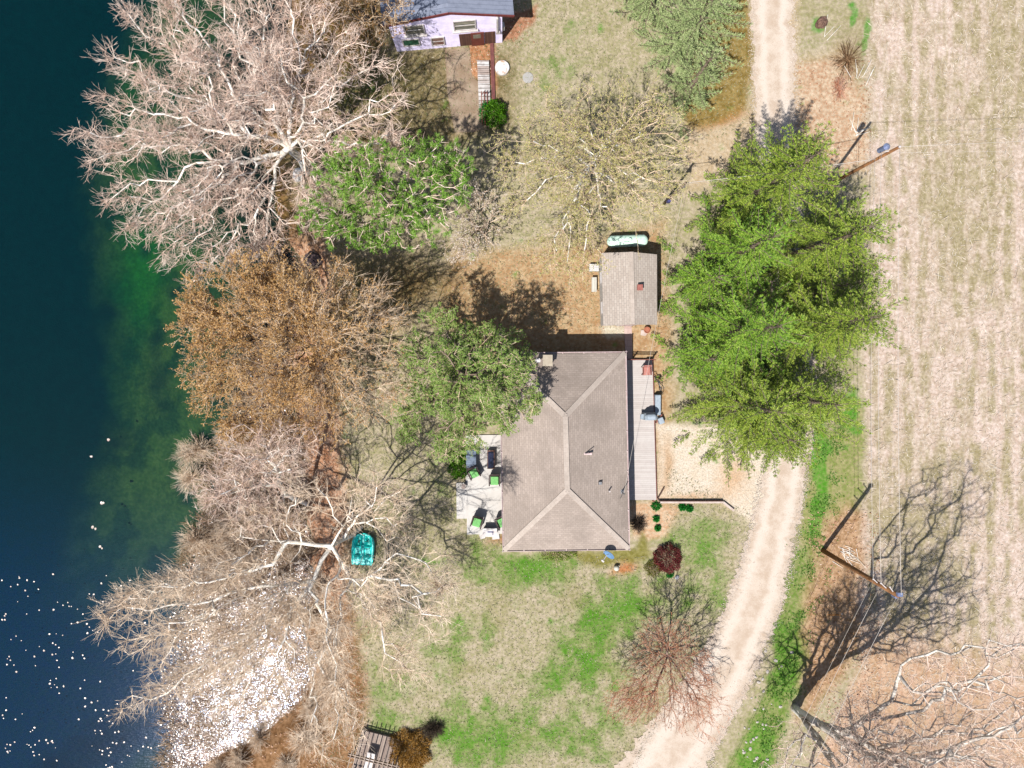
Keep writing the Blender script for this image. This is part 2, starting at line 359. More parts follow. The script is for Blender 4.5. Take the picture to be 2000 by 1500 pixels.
# ------------------------------------------------------------------ the gravel driveway
def strip(name, pts, mat, z, kj=0.25, seed=0, nac=9):
    pts = np.array(pts, float); t = np.arange(len(pts)); tt = np.linspace(0, len(pts) - 1, 420)
    from_ = lambda c: np.interp(tt, t, c)
    ker = np.ones(41) / 41
    sm = lambda c: np.convolve(np.pad(c, 20, 'edge'), ker, 'valid')
    cx, cy, w = sm(from_(pts[:, 0])), sm(from_(pts[:, 1])), sm(from_(pts[:, 2]))
    W = np.array([P(a, b, 0) for a, b in zip(cx, cy)]); d = np.gradient(W[:, :2], axis=0); d /= np.linalg.norm(d, axis=1)[:, None]
    nrm = np.stack([-d[:, 1], d[:, 0]], 1); hw = w / 28 / 2
    V = []
    s = np.arange(420) * 0.12
    jl = kj * ((fbm(s, s * 0 + seed, 4, 3.) - .5) * 2 + RNG.normal(0, .35, 420)); jr = kj * ((fbm(s, s * 0 + seed + 50, 4, 8.) - .5) * 2 + RNG.normal(0, .35, 420))
    for j in range(nac):
        u = -1 + 2 * j / (nac - 1); off = u * hw + (jl if u < 0 else jr) * abs(u)
        V.append(np.concatenate([W[:, :2] + nrm * off[:, None], np.full((420, 1), z + (0.03 * (1 - u * u)))], 1))
    V = np.stack(V, 1).reshape(-1, 3); ii = np.arange(420 * nac).reshape(420, nac)
    q = np.stack([ii[:-1, 1:], ii[:-1, :-1], ii[1:, :-1], ii[1:, 1:]], -1).reshape(-1, 4)
    o = np_mesh(name, V, [q], mat, smooth=True)
    uv = o.data.uv_layers.new(name='UVMap'); li = np.zeros(len(o.data.loops), int); o.data.loops.foreach_get('vertex_index', li)
    U = (li % nac) / (nac - 1); VV = (li // nac) / 20.0
    uv.data.foreach_set('uv', np.stack([U, VV], 1).astype(np.float32).ravel())
    return tag(o, kind='structure')
n = N('gravel'); p = n.pos(); u = n.new('ShaderNodeSeparateXYZ'); n.set(u.inputs[0], n.uv())
a = n.noise(p, 28, 4, .7); b = n.noise(p, 1.1, 5, .65)
tr = n.math('ABSOLUTE', n.math('SUBTRACT', n.math('ABSOLUTE', n.math('SUBTRACT', u.outputs[0], .5)), .25)); trk = n.ramp(n.math('ADD', tr, n.math('MULTIPLY', b, .12)), .22, .08)
col = n.mix(n.ramp(n.math('ADD', n.math('MULTIPLY', a, .5), n.math('MULTIPLY', b, .5)), .4, .6), C(222, 205, 187), C(200, 178, 156))
col = n.mix(n.math('MULTIPLY', trk, .85), col, C(229, 214, 198))
col = n.mix(n.ramp(n.noise(p, 45, 2), .62, .75), col, C(170, 140, 118))
M_gravel = n.done(n.pbr(col, .95, 0, .1, n.bump(a, .5, .03)))
strip('driveway', [(1512, -700, 80), (1510, -200, 80), (1508, 100, 80), (1514, 220, 76), (1516, 330, 74), (1530, 450, 80), (1552, 600, 84), (1560, 740, 84), (1546, 850, 80), (1528, 950, 84), (1510, 1040, 92),
                   (1492, 1120, 100), (1462, 1210, 108), (1425, 1290, 118), (1372, 1380, 132), (1318, 1470, 145), (1250, 1560, 150), (1150, 1700, 160), (900, 2100, 160)], M_gravel, 0.03, .34, 2, 13)

# ------------------------------------------------------------------ slivers and cards (grass, straw, litter, needles)
def unit(v): return v / np.maximum(np.linalg.norm(v, axis=-1, keepdims=True), 1e-9)
def cards(c, d, L, W, nrm=None, rng=RNG, kite=0.45):
    """kite-shaped faces from c along unit d, length L, width W; returns V,F"""
    c = np.asarray(c, float); d = unit(np.asarray(d, float)); m = len(c)
    if nrm is None: nrm = rng.normal(size=(m, 3))
    s = unit(np.cross(d, nrm)); L = np.broadcast_to(L, (m,))[:, None]; W = np.broadcast_to(W, (m,))[:, None]
    V = np.stack([c, c + d * L * kite + s * W / 2, c + d * L, c + d * L * kite - s * W / 2], 1).reshape(-1, 3)
    return V, np.arange(m * 4).reshape(m, 4)
def merge(parts):
    Vs = []; Fs = {}; k = 0
    for V, F in parts:
        for f in (F if isinstance(F, list) else [F]):
            if len(f): Fs.setdefault(f.shape[1], []).append(f + k)
        Vs.append(V); k += len(V)
    return np.concatenate(Vs), [np.concatenate(v) for v in Fs.values()]
def scatter_px(nn, x0, x1, y0, y1, dens=None, rng=RNG, pad=True):
    px = rng.uniform(x0, x1, nn); py = rng.uniform(y0, y1, nn)
    if dens is not None:
        k = rng.random(nn) < dens(px, py); px, py = px[k], py[k]
    d = np.stack([(px - 1000) / F, (750 - py) / F, -np.ones(len(px))], -1) @ MR.T; z = hz_px(px, py)
    t = (CAMH - z) / -d[:, 2]
    return np.stack([d[:, 0] * t, d[:, 1] * t, z], -1), px, py
def flatdirs(m, tilt, rng=RNG, ang=None, spread=None):
    a = rng.uniform(0, 2 * math.pi, m) if ang is None else rng.normal(ang, spread, m)
    return np.stack([np.cos(a), np.sin(a), rng.normal(0, tilt, m)], -1)
upn = lambda m, s: np.array([0, 0, 1.0]) + RNG.normal(0, s, (m, 3))
M_straw = m_leaf('straw', [C(176, 148, 116), C(216, 194, 168), C(236, 220, 200), C(246, 238, 226)], .1)
M_litter = m_leaf('dead_leaves', [C(120, 80, 54), C(186, 134, 100), C(222, 180, 148), C(246, 222, 204)], .1)
M_grass = m_leaf('grass_blades', [C(84, 120, 40), C(146, 150, 96), C(196, 184, 150), C(236, 226, 204)], .2)
# corn stubble
pos, px, py = scatter_px(46000, 1640, 2150, -80, 1600, lambda x, y: (x > np.interp(y, [0, 300, 1000, 1300, 1500], [1700, 1688, 1688, 1680, 1590])) * (.35 + .65 * (fbm(x / 20, y / 20, 3) > .5)))
pos[:, 2] += RNG.uniform(.01, .05, len(pos)); V, Fc = cards(pos, flatdirs(len(pos), .12), RNG.gamma(3, .10, len(pos)), RNG.uniform(.02, .045, len(pos)), upn(len(pos), .35))
tag(np_mesh('corn_stubble', V, [Fc], M_straw), 'pale broken corn stalks strewn over the harvested field', 'straw', kind='stuff')
# dry and green lawn blades
lawn = lambda x, y: (shore_d(x, y) > 3) * (x < np.interp(y, [0, 240, 300, 900, 1000, 1200, 1400, 1500], [1470, 1470, 1340, 1290, 1460, 1410, 1290, 1240])) * (((x < 900) | (x > 1300) | (y < 640) | (y > 1085) | (x < 978) * (y > 1050)))
pos, px, py = scatter_px(90000, 620, 1480, -60, 1560, lawn)
pos[:, 2] += .01; V, Fc = cards(pos, flatdirs(len(pos), .5) + [0, 0, .35], RNG.uniform(.08, .26, len(pos)), RNG.uniform(.02, .045, len(pos)), upn(len(pos), .5))
tag(np_mesh('lawn_grass', V, [Fc], M_grass), 'thin patchy spring grass with dry thatch on the lawn', 'grass', kind='stuff')
# leaf litter on the bank, under the trees and along the field verge
def litd(x, y):
    s = shore_d(x, y)
    a = (s > -1.2) * (s < 3.2) * (y > 400) + .5 * (y < 420) * (x > 450) * (x < 760) * (s > 0) + .8 * (x > 1560) * (x < 1700) * (y > 120) * (y < 320) + .9 * (x > 1580) * (x < 1720) * (y > 1000) * (y < 1460) \
        + (x > 915) * (x < 975) * (y > 84) * (y < 150) + .5 * (x > 990) * (x < 1045) * (y < 90) + .25 * (x > 880) * (x < 1300) * (y > 500) * (y < 700) + (x > 600) * (x < 720) * (y > 1180) * (y < 1560)
    return np.clip(a, 0, 1) * (.3 + .7 * fbm(x / 25, y / 25, 3))
pos, px, py = scatter_px(90000, 400, 1720, -60, 1560, litd)
pos[:, 2] += RNG.uniform(.01, .06, len(pos)); V, Fc = cards(pos, flatdirs(len(pos), .25), RNG.uniform(.07, .2, len(pos)), RNG.uniform(.04, .11, len(pos)), upn(len(pos), .4))
tag(np_mesh('leaf_litter', V, [Fc], M_litter), 'orange brown fallen leaves lying along the bank and verges', 'leaves', kind='stuff')
# loose gravel thrown out along the drive
def dedge(x, y):
    c = np.interp(y, [0, 220, 330, 850, 950, 1040, 1120, 1210, 1290, 1380, 1470], [1508, 1514, 1516, 1546, 1528, 1510, 1492, 1462, 1425, 1372, 1318]); w_ = np.interp(y, [0, 850, 1040, 1210, 1380, 1470], [80, 80, 92, 108, 132, 145]) / 2
    return np.exp(-((np.abs(x - c) - w_) / 7) ** 2) * ((y < 380) | (y > 820)) + .12 * (np.abs(x - c) < w_)
pos, px, py = scatter_px(200000, 1200, 1640, -60, 1560, dedge)
pos[:, 2] = .055; V, Fc = cards(pos, flatdirs(len(pos), .1), RNG.uniform(.03, .09, len(pos)), RNG.uniform(.03, .07, len(pos)), upn(len(pos), .3))
tag(np_mesh('loose_gravel', V, [Fc], m_leaf('gravel_chips', [C(150, 130, 112), C(206, 190, 174), C(238, 226, 212)], 0)), 'pale loose gravel scattered along the edges of the drive', 'gravel', kind='stuff')
# green weeds of the verge
vd = lambda x, y: np.clip(np.exp(-((x - np.interp(y, [780, 1000, 1100, 1300, 1500], [1640, 1602, 1590, 1545, 1480])) / 24) ** 2) * 1.2, 0, 1) * (fbm(x / 18, y / 18, 3) > .53)
pos, px, py = scatter_px(60000, 1420, 1720, 780, 1560, vd)
M_weed = m_leaf('verge_weeds', [C(64, 120, 30), C(104, 160, 54), C(150, 186, 90)], .3)
V, Fc = cards(pos, flatdirs(len(pos), .5) + [0, 0, .5], RNG.uniform(.1, .25, len(pos)), RNG.uniform(.03, .07, len(pos)), upn(len(pos), .5))
tag(np_mesh('verge_grass', V, [Fc], M_weed), 'bright green weeds growing on the verge beside the gravel drive', 'grass', kind='stuff')

# flooded edge: floating dead leaves (wet, they glint) and matted reeds
MARSH = lambda y: np.interp(y, [400, 500, 620, 830, 870, 950, 1050, 1120, 1200, 1300, 1400, 1480, 1560], [560, 520, 470, 450, 425, 392, 372, 350, 348, 335, 325, 312, 290])
wetd = lambda x, y: (x > MARSH(y) + 18 * (fbm(y / 14, x / 14, 3) - .5)) * (shore_d(x, y) < .3) * np.clip((x - MARSH(y)) / 70, .10, 1) * np.interp(y, [480, 800, 1000, 1150], [.2, .5, .9, 1.]) * (.35 + 1.3 * fbm(x / 14, y / 14, 3))
pos, px, py = scatter_px(520000, 250, 660, 420, 1580, wetd)
n = N('wet_leaves'); c_ = n.mix(n.rnd(), C(96, 64, 46), C(190, 146, 118))
M_wet = n.done(n.pbr(c_, .22, 0, .3))
pos[:, 2] = -.795 + RNG.uniform(0, .03, len(pos)); m = len(pos)
V, Fc = cards(pos, flatdirs(m, .05), RNG.uniform(.03, .11, m), RNG.uniform(.025, .08, m), np.array([0, 0, 1.0]) + RNG.normal(0, .11, (m, 3)))
tag(np_mesh('floating_leaves', V, [Fc], M_wet), 'wet dead leaves matted on the shallow water at the lake edge', 'leaves', kind='stuff')
M_reed = m_leaf('dead_reeds', [C(120, 88, 60), C(176, 140, 104), C(214, 184, 150), C(240, 220, 196)], .15)
pos, px, py = scatter_px(90000, 250, 660, 440, 1580, lambda x, y: (x > MARSH(y) + 26 * (fbm(y / 12, x / 14, 3) - .4)) * (shore_d(x, y) < .8) * (fbm(x / 16, y / 16, 3) > .46) * np.interp(y, [440, 700, 850, 1100, 1150, 1400], [.3, .3, 1, 1, .7, .6]))
pos[:, 2] = np.maximum(pos[:, 2], -.8); m = len(pos)
V, Fc = cards(pos, flatdirs(m, .4, ang=2.7, spread=.9) + [0, 0, .6], RNG.uniform(.4, 1.1, m), RNG.uniform(.02, .04, m), upn(m, .5), kite=.3)
tag(np_mesh('dead_reeds', V, [Fc], M_reed), 'flattened tan dead reeds standing in the flooded lake edge', 'reeds', kind='stuff')

# floating lily leaves
M_pad_glint = m_plain('glint_lily_leaf', C(236, 226, 206), C(226, 190, 180), 3, .35, 0, .5)  # near-white leaf colour carries the sun sparkle
mb = MB(); ring = [(0.085 * math.cos(a) * (1 + .12 * math.sin(3 * a)), 0.07 * math.sin(a), .02) for a in np.linspace(.25, 2 * math.pi - .25, 12)]
mb.add([(0, 0, .004)] + ring, [(0, i, i + 1) for i in range(1, 12)]); mb.add([(0, 0, 0)] + [(x, y, z - .004) for x, y, z in ring], [(0, i + 1, i) for i in range(1, 12)])
pad0 = mb.build('glint_lily_leaf', M_pad_glint, smooth=True); tag(pad0, 'small upturned lily leaf painted pale with sun glint on the open dark lake', 'lily leaf', 'lily leaves floating on the lake')
rp = random.Random(5); clusters = [(rp.uniform(5, 320), rp.uniform(1120, 1490)) for _ in range(62)] + [(203, 985), (182, 1033), (198, 1068), (212, 860), (175, 890)] * 1
first = True; cnt = 0
for cx, cy in clusters:
    k = rp.choice([1, 2, 3, 4, 5]) if cy > 1100 else rp.choice([1, 2])
    for _ in range(k):
        x, y = cx + rp.gauss(0, 17), cy + rp.gauss(0, 9)
        if cy < 1100: x, y = cx + rp.gauss(0, 3), cy + rp.gauss(0, 3)
        if x < 2 or x > MARSH(y) - 12: continue
        o = pad0 if first else pad0.copy()
        if not first: COL.objects.link(o)
        first = False; o.location = P(x, y, -.79); o.rotation_euler = (rp.gauss(0, .1), rp.gauss(0, .1), rp.uniform(0, 6.28)); s = rp.uniform(.4, .95) * (1.5 if cy < 1100 else 1); o.scale = (s, s, s); cnt += 1
print('lily leaves', cnt)
# ------------------------------------------------------------------ trees
def frusta(a, b, r0, r1, k, rng=RNG):
    d = unit(b - a); h = np.where(np.abs(d[:, 2:3]) > .9, np.array([[1.0, 0, 0]]), np.array([[0, 0, 1.0]]))
    u = unit(np.cross(d, h)); w = np.cross(d, u); m = len(a); ang = np.arange(k) * 2 * math.pi / k
    o = u[:, None] * np.cos(ang)[None, :, None] + w[:, None] * np.sin(ang)[None, :, None]
    V0 = a[:, None] + o * r0[:, None, None]; V1 = b[:, None] + o * r1[:, None, None]
    V = np.concatenate([V0, V1], 1).reshape(-1, 3); base = (np.arange(m) * 2 * k)[:, None]; i = np.arange(k)[None]; j = (i + 1) % k
    F = np.stack([base + i, base + j, base + j + k, base + i + k], -1).reshape(-1, 4)
    return V, [F]
def ell(spec, rng):
    """points in ellipsoids given as (px,py,z, rx,ry,rz, n[, shell])"""
    out = []
    for s in spec:
        c = np.array(P(s[0], s[1], s[2])); m = s[6]; sh = s[7] if len(s) > 7 else .45
        v = unit(rng.normal(size=(m, 3))) * (rng.random((m, 1)) ** sh); out.append(c + v * np.array(s[3:6]))
    return np.concatenate(out)
def arms(hub, tips, nper, w, rng, t0=.25, zup=.6):
    out = []
    for tp in tips:
        e = np.array(P(*tp[:3])); m = int(nper * np.linalg.norm(e - hub) / 7); t = rng.uniform(t0, 1, (m, 1)) ** .8
        side = rng.normal(0, .9, 3) * [1, 1, .5]
        out.append(hub + (e - hub) * t + side * np.sin(math.pi * t) + [0, 0, zup] * np.sin(math.pi * t) + rng.normal(0, 1, (m, 3)) * w * (1.25 - .75 * t) * np.minimum(1, t * 2.2) * [1, 1, .7])
    return np.concatenate(out)
def clear(t, cx, cy, rx, ry):
    px, py = proj(t[:, 0], t[:, 1], t[:, 2]); return t[((px - cx) / rx) ** 2 + ((py - cy) / ry) ** 2 > 1]
def grow(trunk, targets, bf, rng, step=.7, jit=.10):
    nmax = 60000; nd = np.zeros((nmax, 3)); par = np.full(nmax, -1); pl = np.zeros(nmax); n_ = 0
    for br in trunk:                           # list of polylines; the first is the trunk, others start on the nearest node
        br = [np.array(p, float) for p in br]
        if n_ == 0: nd[0] = br[0]; n_ = 1; last = 0
        else: last = int(np.argmin(np.linalg.norm(nd[:n_] - br[0], axis=1)))
        for p in br[1:]:
            q = nd[last].copy(); m = max(1, int(np.linalg.norm(p - q) / step))
            for i in range(1, m + 1):
                nd[n_] = q + (p - q) * i / m + (rng.normal(0, jit * .6, 3) if i < m else 0); par[n_] = last; pl[n_] = pl[last] + np.linalg.norm(nd[n_] - nd[last]); last = n_; n_ += 1
    hub = nd[n_ - 1] if len(trunk) == 1 else nd[:n_].mean(0)
    key = np.linalg.norm(targets - hub, axis=1) * rng.uniform(.8, 1.2, len(targets))
    t0 = 1                                      # the foot of the trunk takes no branches
    lo = targets[:, 2].min() * .45
    for i in np.argsort(key):
        t = targets[i]; dv = nd[t0:n_] - t; ds = np.sqrt((dv * dv).sum(1)); c = ds + bf * pl[t0:n_] + np.where(nd[t0:n_, 2] < lo, 6, 0) + np.maximum(0, nd[t0:n_, 2] - t[2] - .3) * .6
        j = int(np.argmin(c)) + t0; q = nd[j].copy(); L = ds[j - t0]; m = max(1, int(L / step + .5)); last = j
        if L < .06: continue
        bend = rng.normal(0, .12 * L, 3)
        for k in range(1, m + 1):
            f = k / m; nd[n_] = q + (t - q) * f + bend * math.sin(math.pi * f) + (rng.normal(0, jit * .6, 3) if k < m else 0)
            par[n_] = last; pl[n_] = pl[last] + np.linalg.norm(nd[n_] - nd[last]); last = n_; n_ += 1
        if n_ > nmax - 200: break
    return nd[:n_], par[:n_]
def radii(par, tip, e):
    n_ = len(par); a = np.zeros(n_); ch = np.zeros(n_, int)
    for i in range(n_ - 1, 0, -1):
        if ch[i] == 0: a[i] = tip ** e
        a[par[i]] += a[i]; ch[par[i]] += 1
    return a ** (1 / e), ch
def twigs(nd, par, r, sel, m, L, spread, rng, r0=.012, up=.1):
    i = np.repeat(sel, m); d = unit(nd[i] - nd[par[i]]); dd = unit(d + rng.normal(0, spread, (len(i), 3)) + np.array([0, 0, up]))
    t = rng.random((len(i), 1)); a = nd[par[i]] * t + nd[i] * (1 - t); b = a + dd * rng.uniform(L * .4, L, (len(i), 1))
    return a, b, dd
def tree_mesh(trunk, targets, rng, bf=.3, tip=.014, e=2.25, twig=(3, .7, .6), sub=(2, .4, .6), thick=.06, step=.7, rt=.012, up=.1, rmax=None):
    nd, par = grow(trunk, targets, bf, rng, step)
    r, ch = radii(par, tip, e)
    if rmax: r = np.minimum(r, rmax)
    k = np.arange(1, len(nd)); a = nd[par[k]]; b = nd[k]; ra = np.minimum(r[par[k]], r[k] * 1.35); rb = r[k]
    d = unit(b - a); big = rb > .07; mid = (~big) & (rb > thick * .5); sm = ~(big | mid); parts = []; parts_t = []
    if big.any(): parts.append(frusta(a[big] - d[big] * rb[big, None] * .4, b[big] + d[big] * rb[big, None] * .3, ra[big], rb[big], 8))
    if mid.any(): parts.append(frusta(a[mid], b[mid] + d[mid] * .02, ra[mid], rb[mid], 5))
    if sm.any(): parts_t.append(frusta(a[sm], b[sm], ra[sm], rb[sm], 3))
    sel = k[(rb < .05)]
    ta, tb, td = twigs(nd, par, r, sel, twig[0], twig[1], twig[2], rng, up=up)
    parts_t.append(frusta(ta, tb, np.full(len(ta), rt), np.full(len(ta), rt * .45), 3))
    ends = tb; ed = td; ea = ta
    if sub[0]:
        i = np.repeat(np.arange(len(ta)), sub[0]); f = rng.uniform(.2, 1, (len(i), 1)); sa = ta[i] * (1 - f) + tb[i] * f
        sd = unit(td[i] + rng.normal(0, sub[2], (len(i), 3)) + np.array([0, 0, up])); sb = sa + sd * rng.uniform(sub[1] * .4, sub[1], (len(i), 1))
        parts_t.append(frusta(sa, sb, np.full(len(sa), rt * .7), np.full(len(sa), rt * .35), 3))
        ends = np.concatenate([tb, sb]); ed = np.concatenate([td, sd]); ea = np.concatenate([ta, sa])
    return parts, parts_t, ends, ed, ea
def tree(name, base, label, cat, trunk, targets, mt, mw, rng, leaf=None, crown_name='crown', **kw):
    root = empty(name, base, label, cat)
    pt, pw, ends, ed, ea = tree_mesh(trunk, targets, rng, **kw)
    V, Fs = merge(pt); np_mesh('trunk', V, Fs, mt, root, True)
    V, Fs = merge(pw); np_mesh('twigs', V, Fs, mw, root, True)
    if leaf:
        V, Fc = leaf(ends, ed, ea, rng); np_mesh(crown_name, V, [Fc], leaf.mat, root)
    return root
class Leaf:
    def __init__(s, mat, per, L, W, spread=.6, along=True, up=0.0, lz=.6):
        s.mat, s.per, s.L, s.W, s.spread, s.along, s.up, s.lz = mat, per, L, W, spread, along, up, lz
    def __call__(s, ends, ed, ea, rng):
        m = len(ends); n_ = int(m * s.per); i = rng.integers(0, m, n_) if s.per < 1 or s.per % 1 else np.repeat(np.arange(m), int(s.per)); n_ = len(i)
        f = rng.random((n_, 1)) if s.along else np.ones((n_, 1)); c = ea[i] * (1 - f) + ends[i] * f
        d = unit(ed[i] + rng.normal(0, s.spread, (n_, 3)) + np.array([0, 0, s.up]))
        nr = np.array([0, 0, 1.0]) + rng.normal(0, s.lz, (n_, 3))
        return cards(c, d, rng.uniform(s.L * .5, s.L * 1.2, n_), rng.uniform(s.W * .6, s.W * 1.2, n_), nr, rng)
rg = lambda s: np.random.default_rng(s)
def pz(px, py, z): return np.array(P(px, py, z))

MB_white = m_bark('pale_sycamore_bark', C(255, 252, 246), C(214, 204, 186), C(244, 236, 222), 2.5, 1.3)
MB_whitetw = m_bark('sycamore_twigs', C(248, 230, 212), C(206, 172, 150), C(238, 208, 190), 1.5, 1.45)
MB_grey = m_bark('grey_bark', C(168, 150, 130), C(118, 100, 84), C(150, 130, 110))
MB_tan = m_bark('tan_twigs', C(240, 218, 190), C(190, 160, 128), C(222, 194, 164), 1.5, 1.35)
MB_dark = m_bark('dark_bark', C(120, 104, 88), C(72, 58, 46), C(96, 80, 66))
MB_red = m_bark('red_twigs', C(232, 200, 176), C(190, 128, 102), C(222, 160, 124), 1.5, 1.2)

# --- white-barked bare tree over the lake, top left
r = rg(21); base = P(600, 338, -.1); hub = pz(566, 288, 5)
tips = [(150, 262, 8), (185, 190, 9), (165, 330, 7), (205, 100, 10), (240, 10, 11), (290, -50, 12), (205, 390, 7), (240, 450, 7), (300, 470, 7), (375, 552, 6), (330, 510, 6.5), (440, 500, 6.5), (520, 480, 6), (590, 440, 5.5), (650, 400, 6), (700, 300, 7), (775, 260, 7.5), (800, 190, 8.5),
        (770, 120, 9), (700, 60, 10), (640, 0, 11), (560, -40, 12), (480, -60, 12), (400, -60, 12), (330, -40, 12), (300, 200, 11), (350, 120, 12), (430, 60, 13), (490, 110, 13), (400, 340, 8.5), (330, 390, 8), (250, 150, 10.5), (260, 265, 9.5), (480, 400, 7.5), (560, 100, 13), (640, 150, 12), (400, 220, 12), (470, 180, 13)]
tgt = arms(hub, tips, 100, .66, r)
limbs = [[np.array(base), pz(590, 318, 2), hub], [hub, pz(520, 268, 6.5), pz(455, 262, 7.5)], [hub, pz(530, 225, 8), pz(500, 170, 10)], [hub, pz(480, 318, 6), pz(400, 318, 6.8)], [hub, pz(565, 210, 8)], [hub, pz(610, 240, 6.5)], [hub, pz(520, 340, 5.8)]]
tree('bare_sycamore', base, 'large leafless white-barked tree spreading over the lake beside the bright green pine', 'tree', limbs, tgt, MB_white, MB_whitetw, r, bf=.3, tip=.0130, e=2.6, twig=(3, .85, .42), sub=(2, .42, .5), rt=.011, thick=.05, rmax=.22)

# --- bare tree at the bank by the pedal boat
MB_ptw = m_bark('pale_tan_twigs', C(250, 232, 208), C(206, 178, 148), C(236, 210, 182), 1.5, 1.5)
r = rg(22); base = P(706, 1030, 0); hub = pz(648, 1066, 5.5)
tips = [(872, 1090, 11), (880, 1150, 13), (862, 1205, 14), (868, 1150, 12), (850, 1260, 10), (815, 1330, 9), (775, 1310, 9), (800, 1000, 5.5), (775, 955, 6), (825, 1045, 5), (700, 950, 8), (735, 925, 8), (700, 1440, 9), (640, 1480, 9), (660, 1380, 10), (690, 1390, 8), (600, 1450, 9), (620, 1300, 10),
        (560, 1340, 9), (500, 1400, 8.5), (430, 1400, 8), (440, 1330, 9), (370, 1340, 8), (235, 1392, 7), (300, 1310, 8), (245, 1255, 8), (192, 1192, 8), (200, 1215, 8), (240, 1165, 8), (300, 1130, 7.5), (340, 1160, 8.5), (450, 1045, 8), (480, 1000, 8), (560, 950, 9), (500, 1200, 9), (400, 1220, 9), (730, 1190, 9), (790, 1150, 9)]
tgt = clear(arms(hub, tips, 92, .66, r), 712, 1070, 44, 48)
sx_, sy_ = proj(tgt[:, 0] + SHX * SHL * tgt[:, 2], tgt[:, 1] + SHY * SHL * tgt[:, 2], tgt[:, 2] * 0); tgt = tgt[~((sx_ > 885) & (sx_ < 985) & (sy_ > 850) & (sy_ < 1050)) | (r.random(len(tgt)) < .22)]
limbs = [[np.array(base), pz(690, 1045, 2), hub], [hub, pz(612, 1135, 6.5), pz(568, 1195, 7.5), pz(556, 1250, 8.3)], [hub, pz(560, 1058, 6.5), pz(470, 1048, 7)], [hub, pz(680, 1120, 6.5)], [pz(612, 1135, 6.5), pz(480, 1150, 7.2), pz(380, 1180, 8)], [hub, pz(675, 1020, 6.5)]]
tree('bare_sycamore', base, 'tall leafless pale tree on the bank whose branches reach over the turquoise pedal boat', 'tree', limbs, tgt, MB_white, MB_ptw, r, bf=.3, tip=.0130, e=2.6, twig=(3, 1.05, .32), sub=(2, .45, .4), rt=.0105, thick=.05, rmax=.13, step=.8)
r = rg(23); base = P(600, 985, -.3)
tgt = ell([(500, 910, 7.5, 3.4, 2.6, 2, 420), (560, 870, 7, 2.2, 1.6, 1.5, 130), (440, 960, 7, 2.0, 2.2, 1.6, 190), (520, 1000, 7.5, 2.2, 1.8, 1.6, 120)], r)
tree('bare_sycamore', base, 'smaller leafless white-stemmed tree leaning over the reeds just below the orange-budded tree', 'tree', [[np.array(base), pz(556, 965, 3), pz(540, 912, 5.5)]], tgt, MB_white, MB_whitetw, r, bf=.3, tip=.013, twig=(2, .8, .45), sub=(2, .4, .5), rt=.011, rmax=.15)

# --- orange-budded tree
M_budo = m_leaf('orange_buds', [C(176, 122, 62), C(222, 166, 96), C(240, 194, 126), C(250, 218, 168)], .25)
r = rg(24); base = P(668, 695, 0); hub = pz(625, 688, 4.5)
tips = [(350, 640, 6), (362, 590, 6.5), (380, 560, 7), (368, 690, 6), (370, 740, 6), (385, 790, 5.5), (440, 820, 5.5), (500, 845, 5.5), (560, 850, 6), (610, 840, 6.5), (420, 530, 7.5), (470, 505, 8), (530, 500, 8), (600, 520, 8), (680, 520, 8), (740, 560, 8), (780, 620, 8), (790, 690, 7.5), (770, 760, 7), (720, 820, 6.5), (660, 840, 6.5),
        (430, 640, 9), (450, 720, 8.5), (500, 600, 10), (560, 560, 10), (640, 580, 10.5), (700, 620, 10), (500, 780, 8.5), (600, 760, 9), (690, 750, 9), (540, 680, 10.5)]
tgt = arms(hub, tips, 140, .75, r, .3)
class BudO(Leaf):
    def __call__(s, ends, ed, ea, rng):
        px, py = proj(ends[:, 0], ends[:, 1], ends[:, 2]); k = rng.random(len(ends)) < np.clip((780 - px) / 260, .16, 1) * np.clip(fbm(px / 30, py / 30, 2) * 1.7, .4, 1)
        return Leaf.__call__(s, ends[k], ed[k], ea[k], rng)
tree('budding_tree', base, 'broad tree covered in orange-brown buds leaning over the dark lake', 'tree', [[np.array(base), pz(640, 690, 2.5), hub]], tgt, MB_dark, MB_tan, r,
     BudO(M_budo, 4, .11, .065, .6), 'buds', bf=.5, tip=.010, e=2.4, twig=(3, .7, .32), sub=(2, .36, .45), rt=.0085, up=.25, rmax=.18)

# --- yellow-green budding tree by the shed
M_budy = m_leaf('yellow_green_buds', [C(176, 168, 92), C(212, 204, 116), C(232, 226, 140), C(246, 240, 176)], .3)
r = rg(25); base = P(1118, 372, 0); hub = pz(1150, 325, 4.2)
tips = [(955, 280, 7), (960, 350, 6.5), (985, 420, 6), (1010, 230, 8), (1070, 190, 9), (1140, 165, 9.5), (1210, 160, 9.5), (1280, 180, 9), (1330, 230, 8.5), (1345, 300, 8), (1320, 370, 7.5), (1290, 430, 7), (1240, 470, 7), (1180, 530, 6), (1120, 545, 5.5), (1070, 520, 5.5), (1030, 480, 6),
        (1060, 300, 9.5), (1120, 240, 11), (1200, 250, 11), (1250, 310, 10), (1210, 390, 8.5), (1120, 430, 7.5), (1060, 400, 7.5), (1180, 320, 10)]
tgt = clear(arms(hub, tips, 95, .75, r, .25), 1222, 474, 62, 26)
tree('budding_tree', base, 'airy tree with tiny yellow-green buds between the mint tank and the lawn', 'tree', [[np.array(base), pz(1135, 345, 2.2), hub, pz(1190, 275, 7)]], tgt, MB_white, MB_tan, r,
     Leaf(M_budy, 2.2, .085, .06, .9), 'buds', bf=.45, tip=.010, e=2.4, twig=(2, .6, .5), sub=(2, .33, .6), rt=.0075, up=.2, rmax=.15)

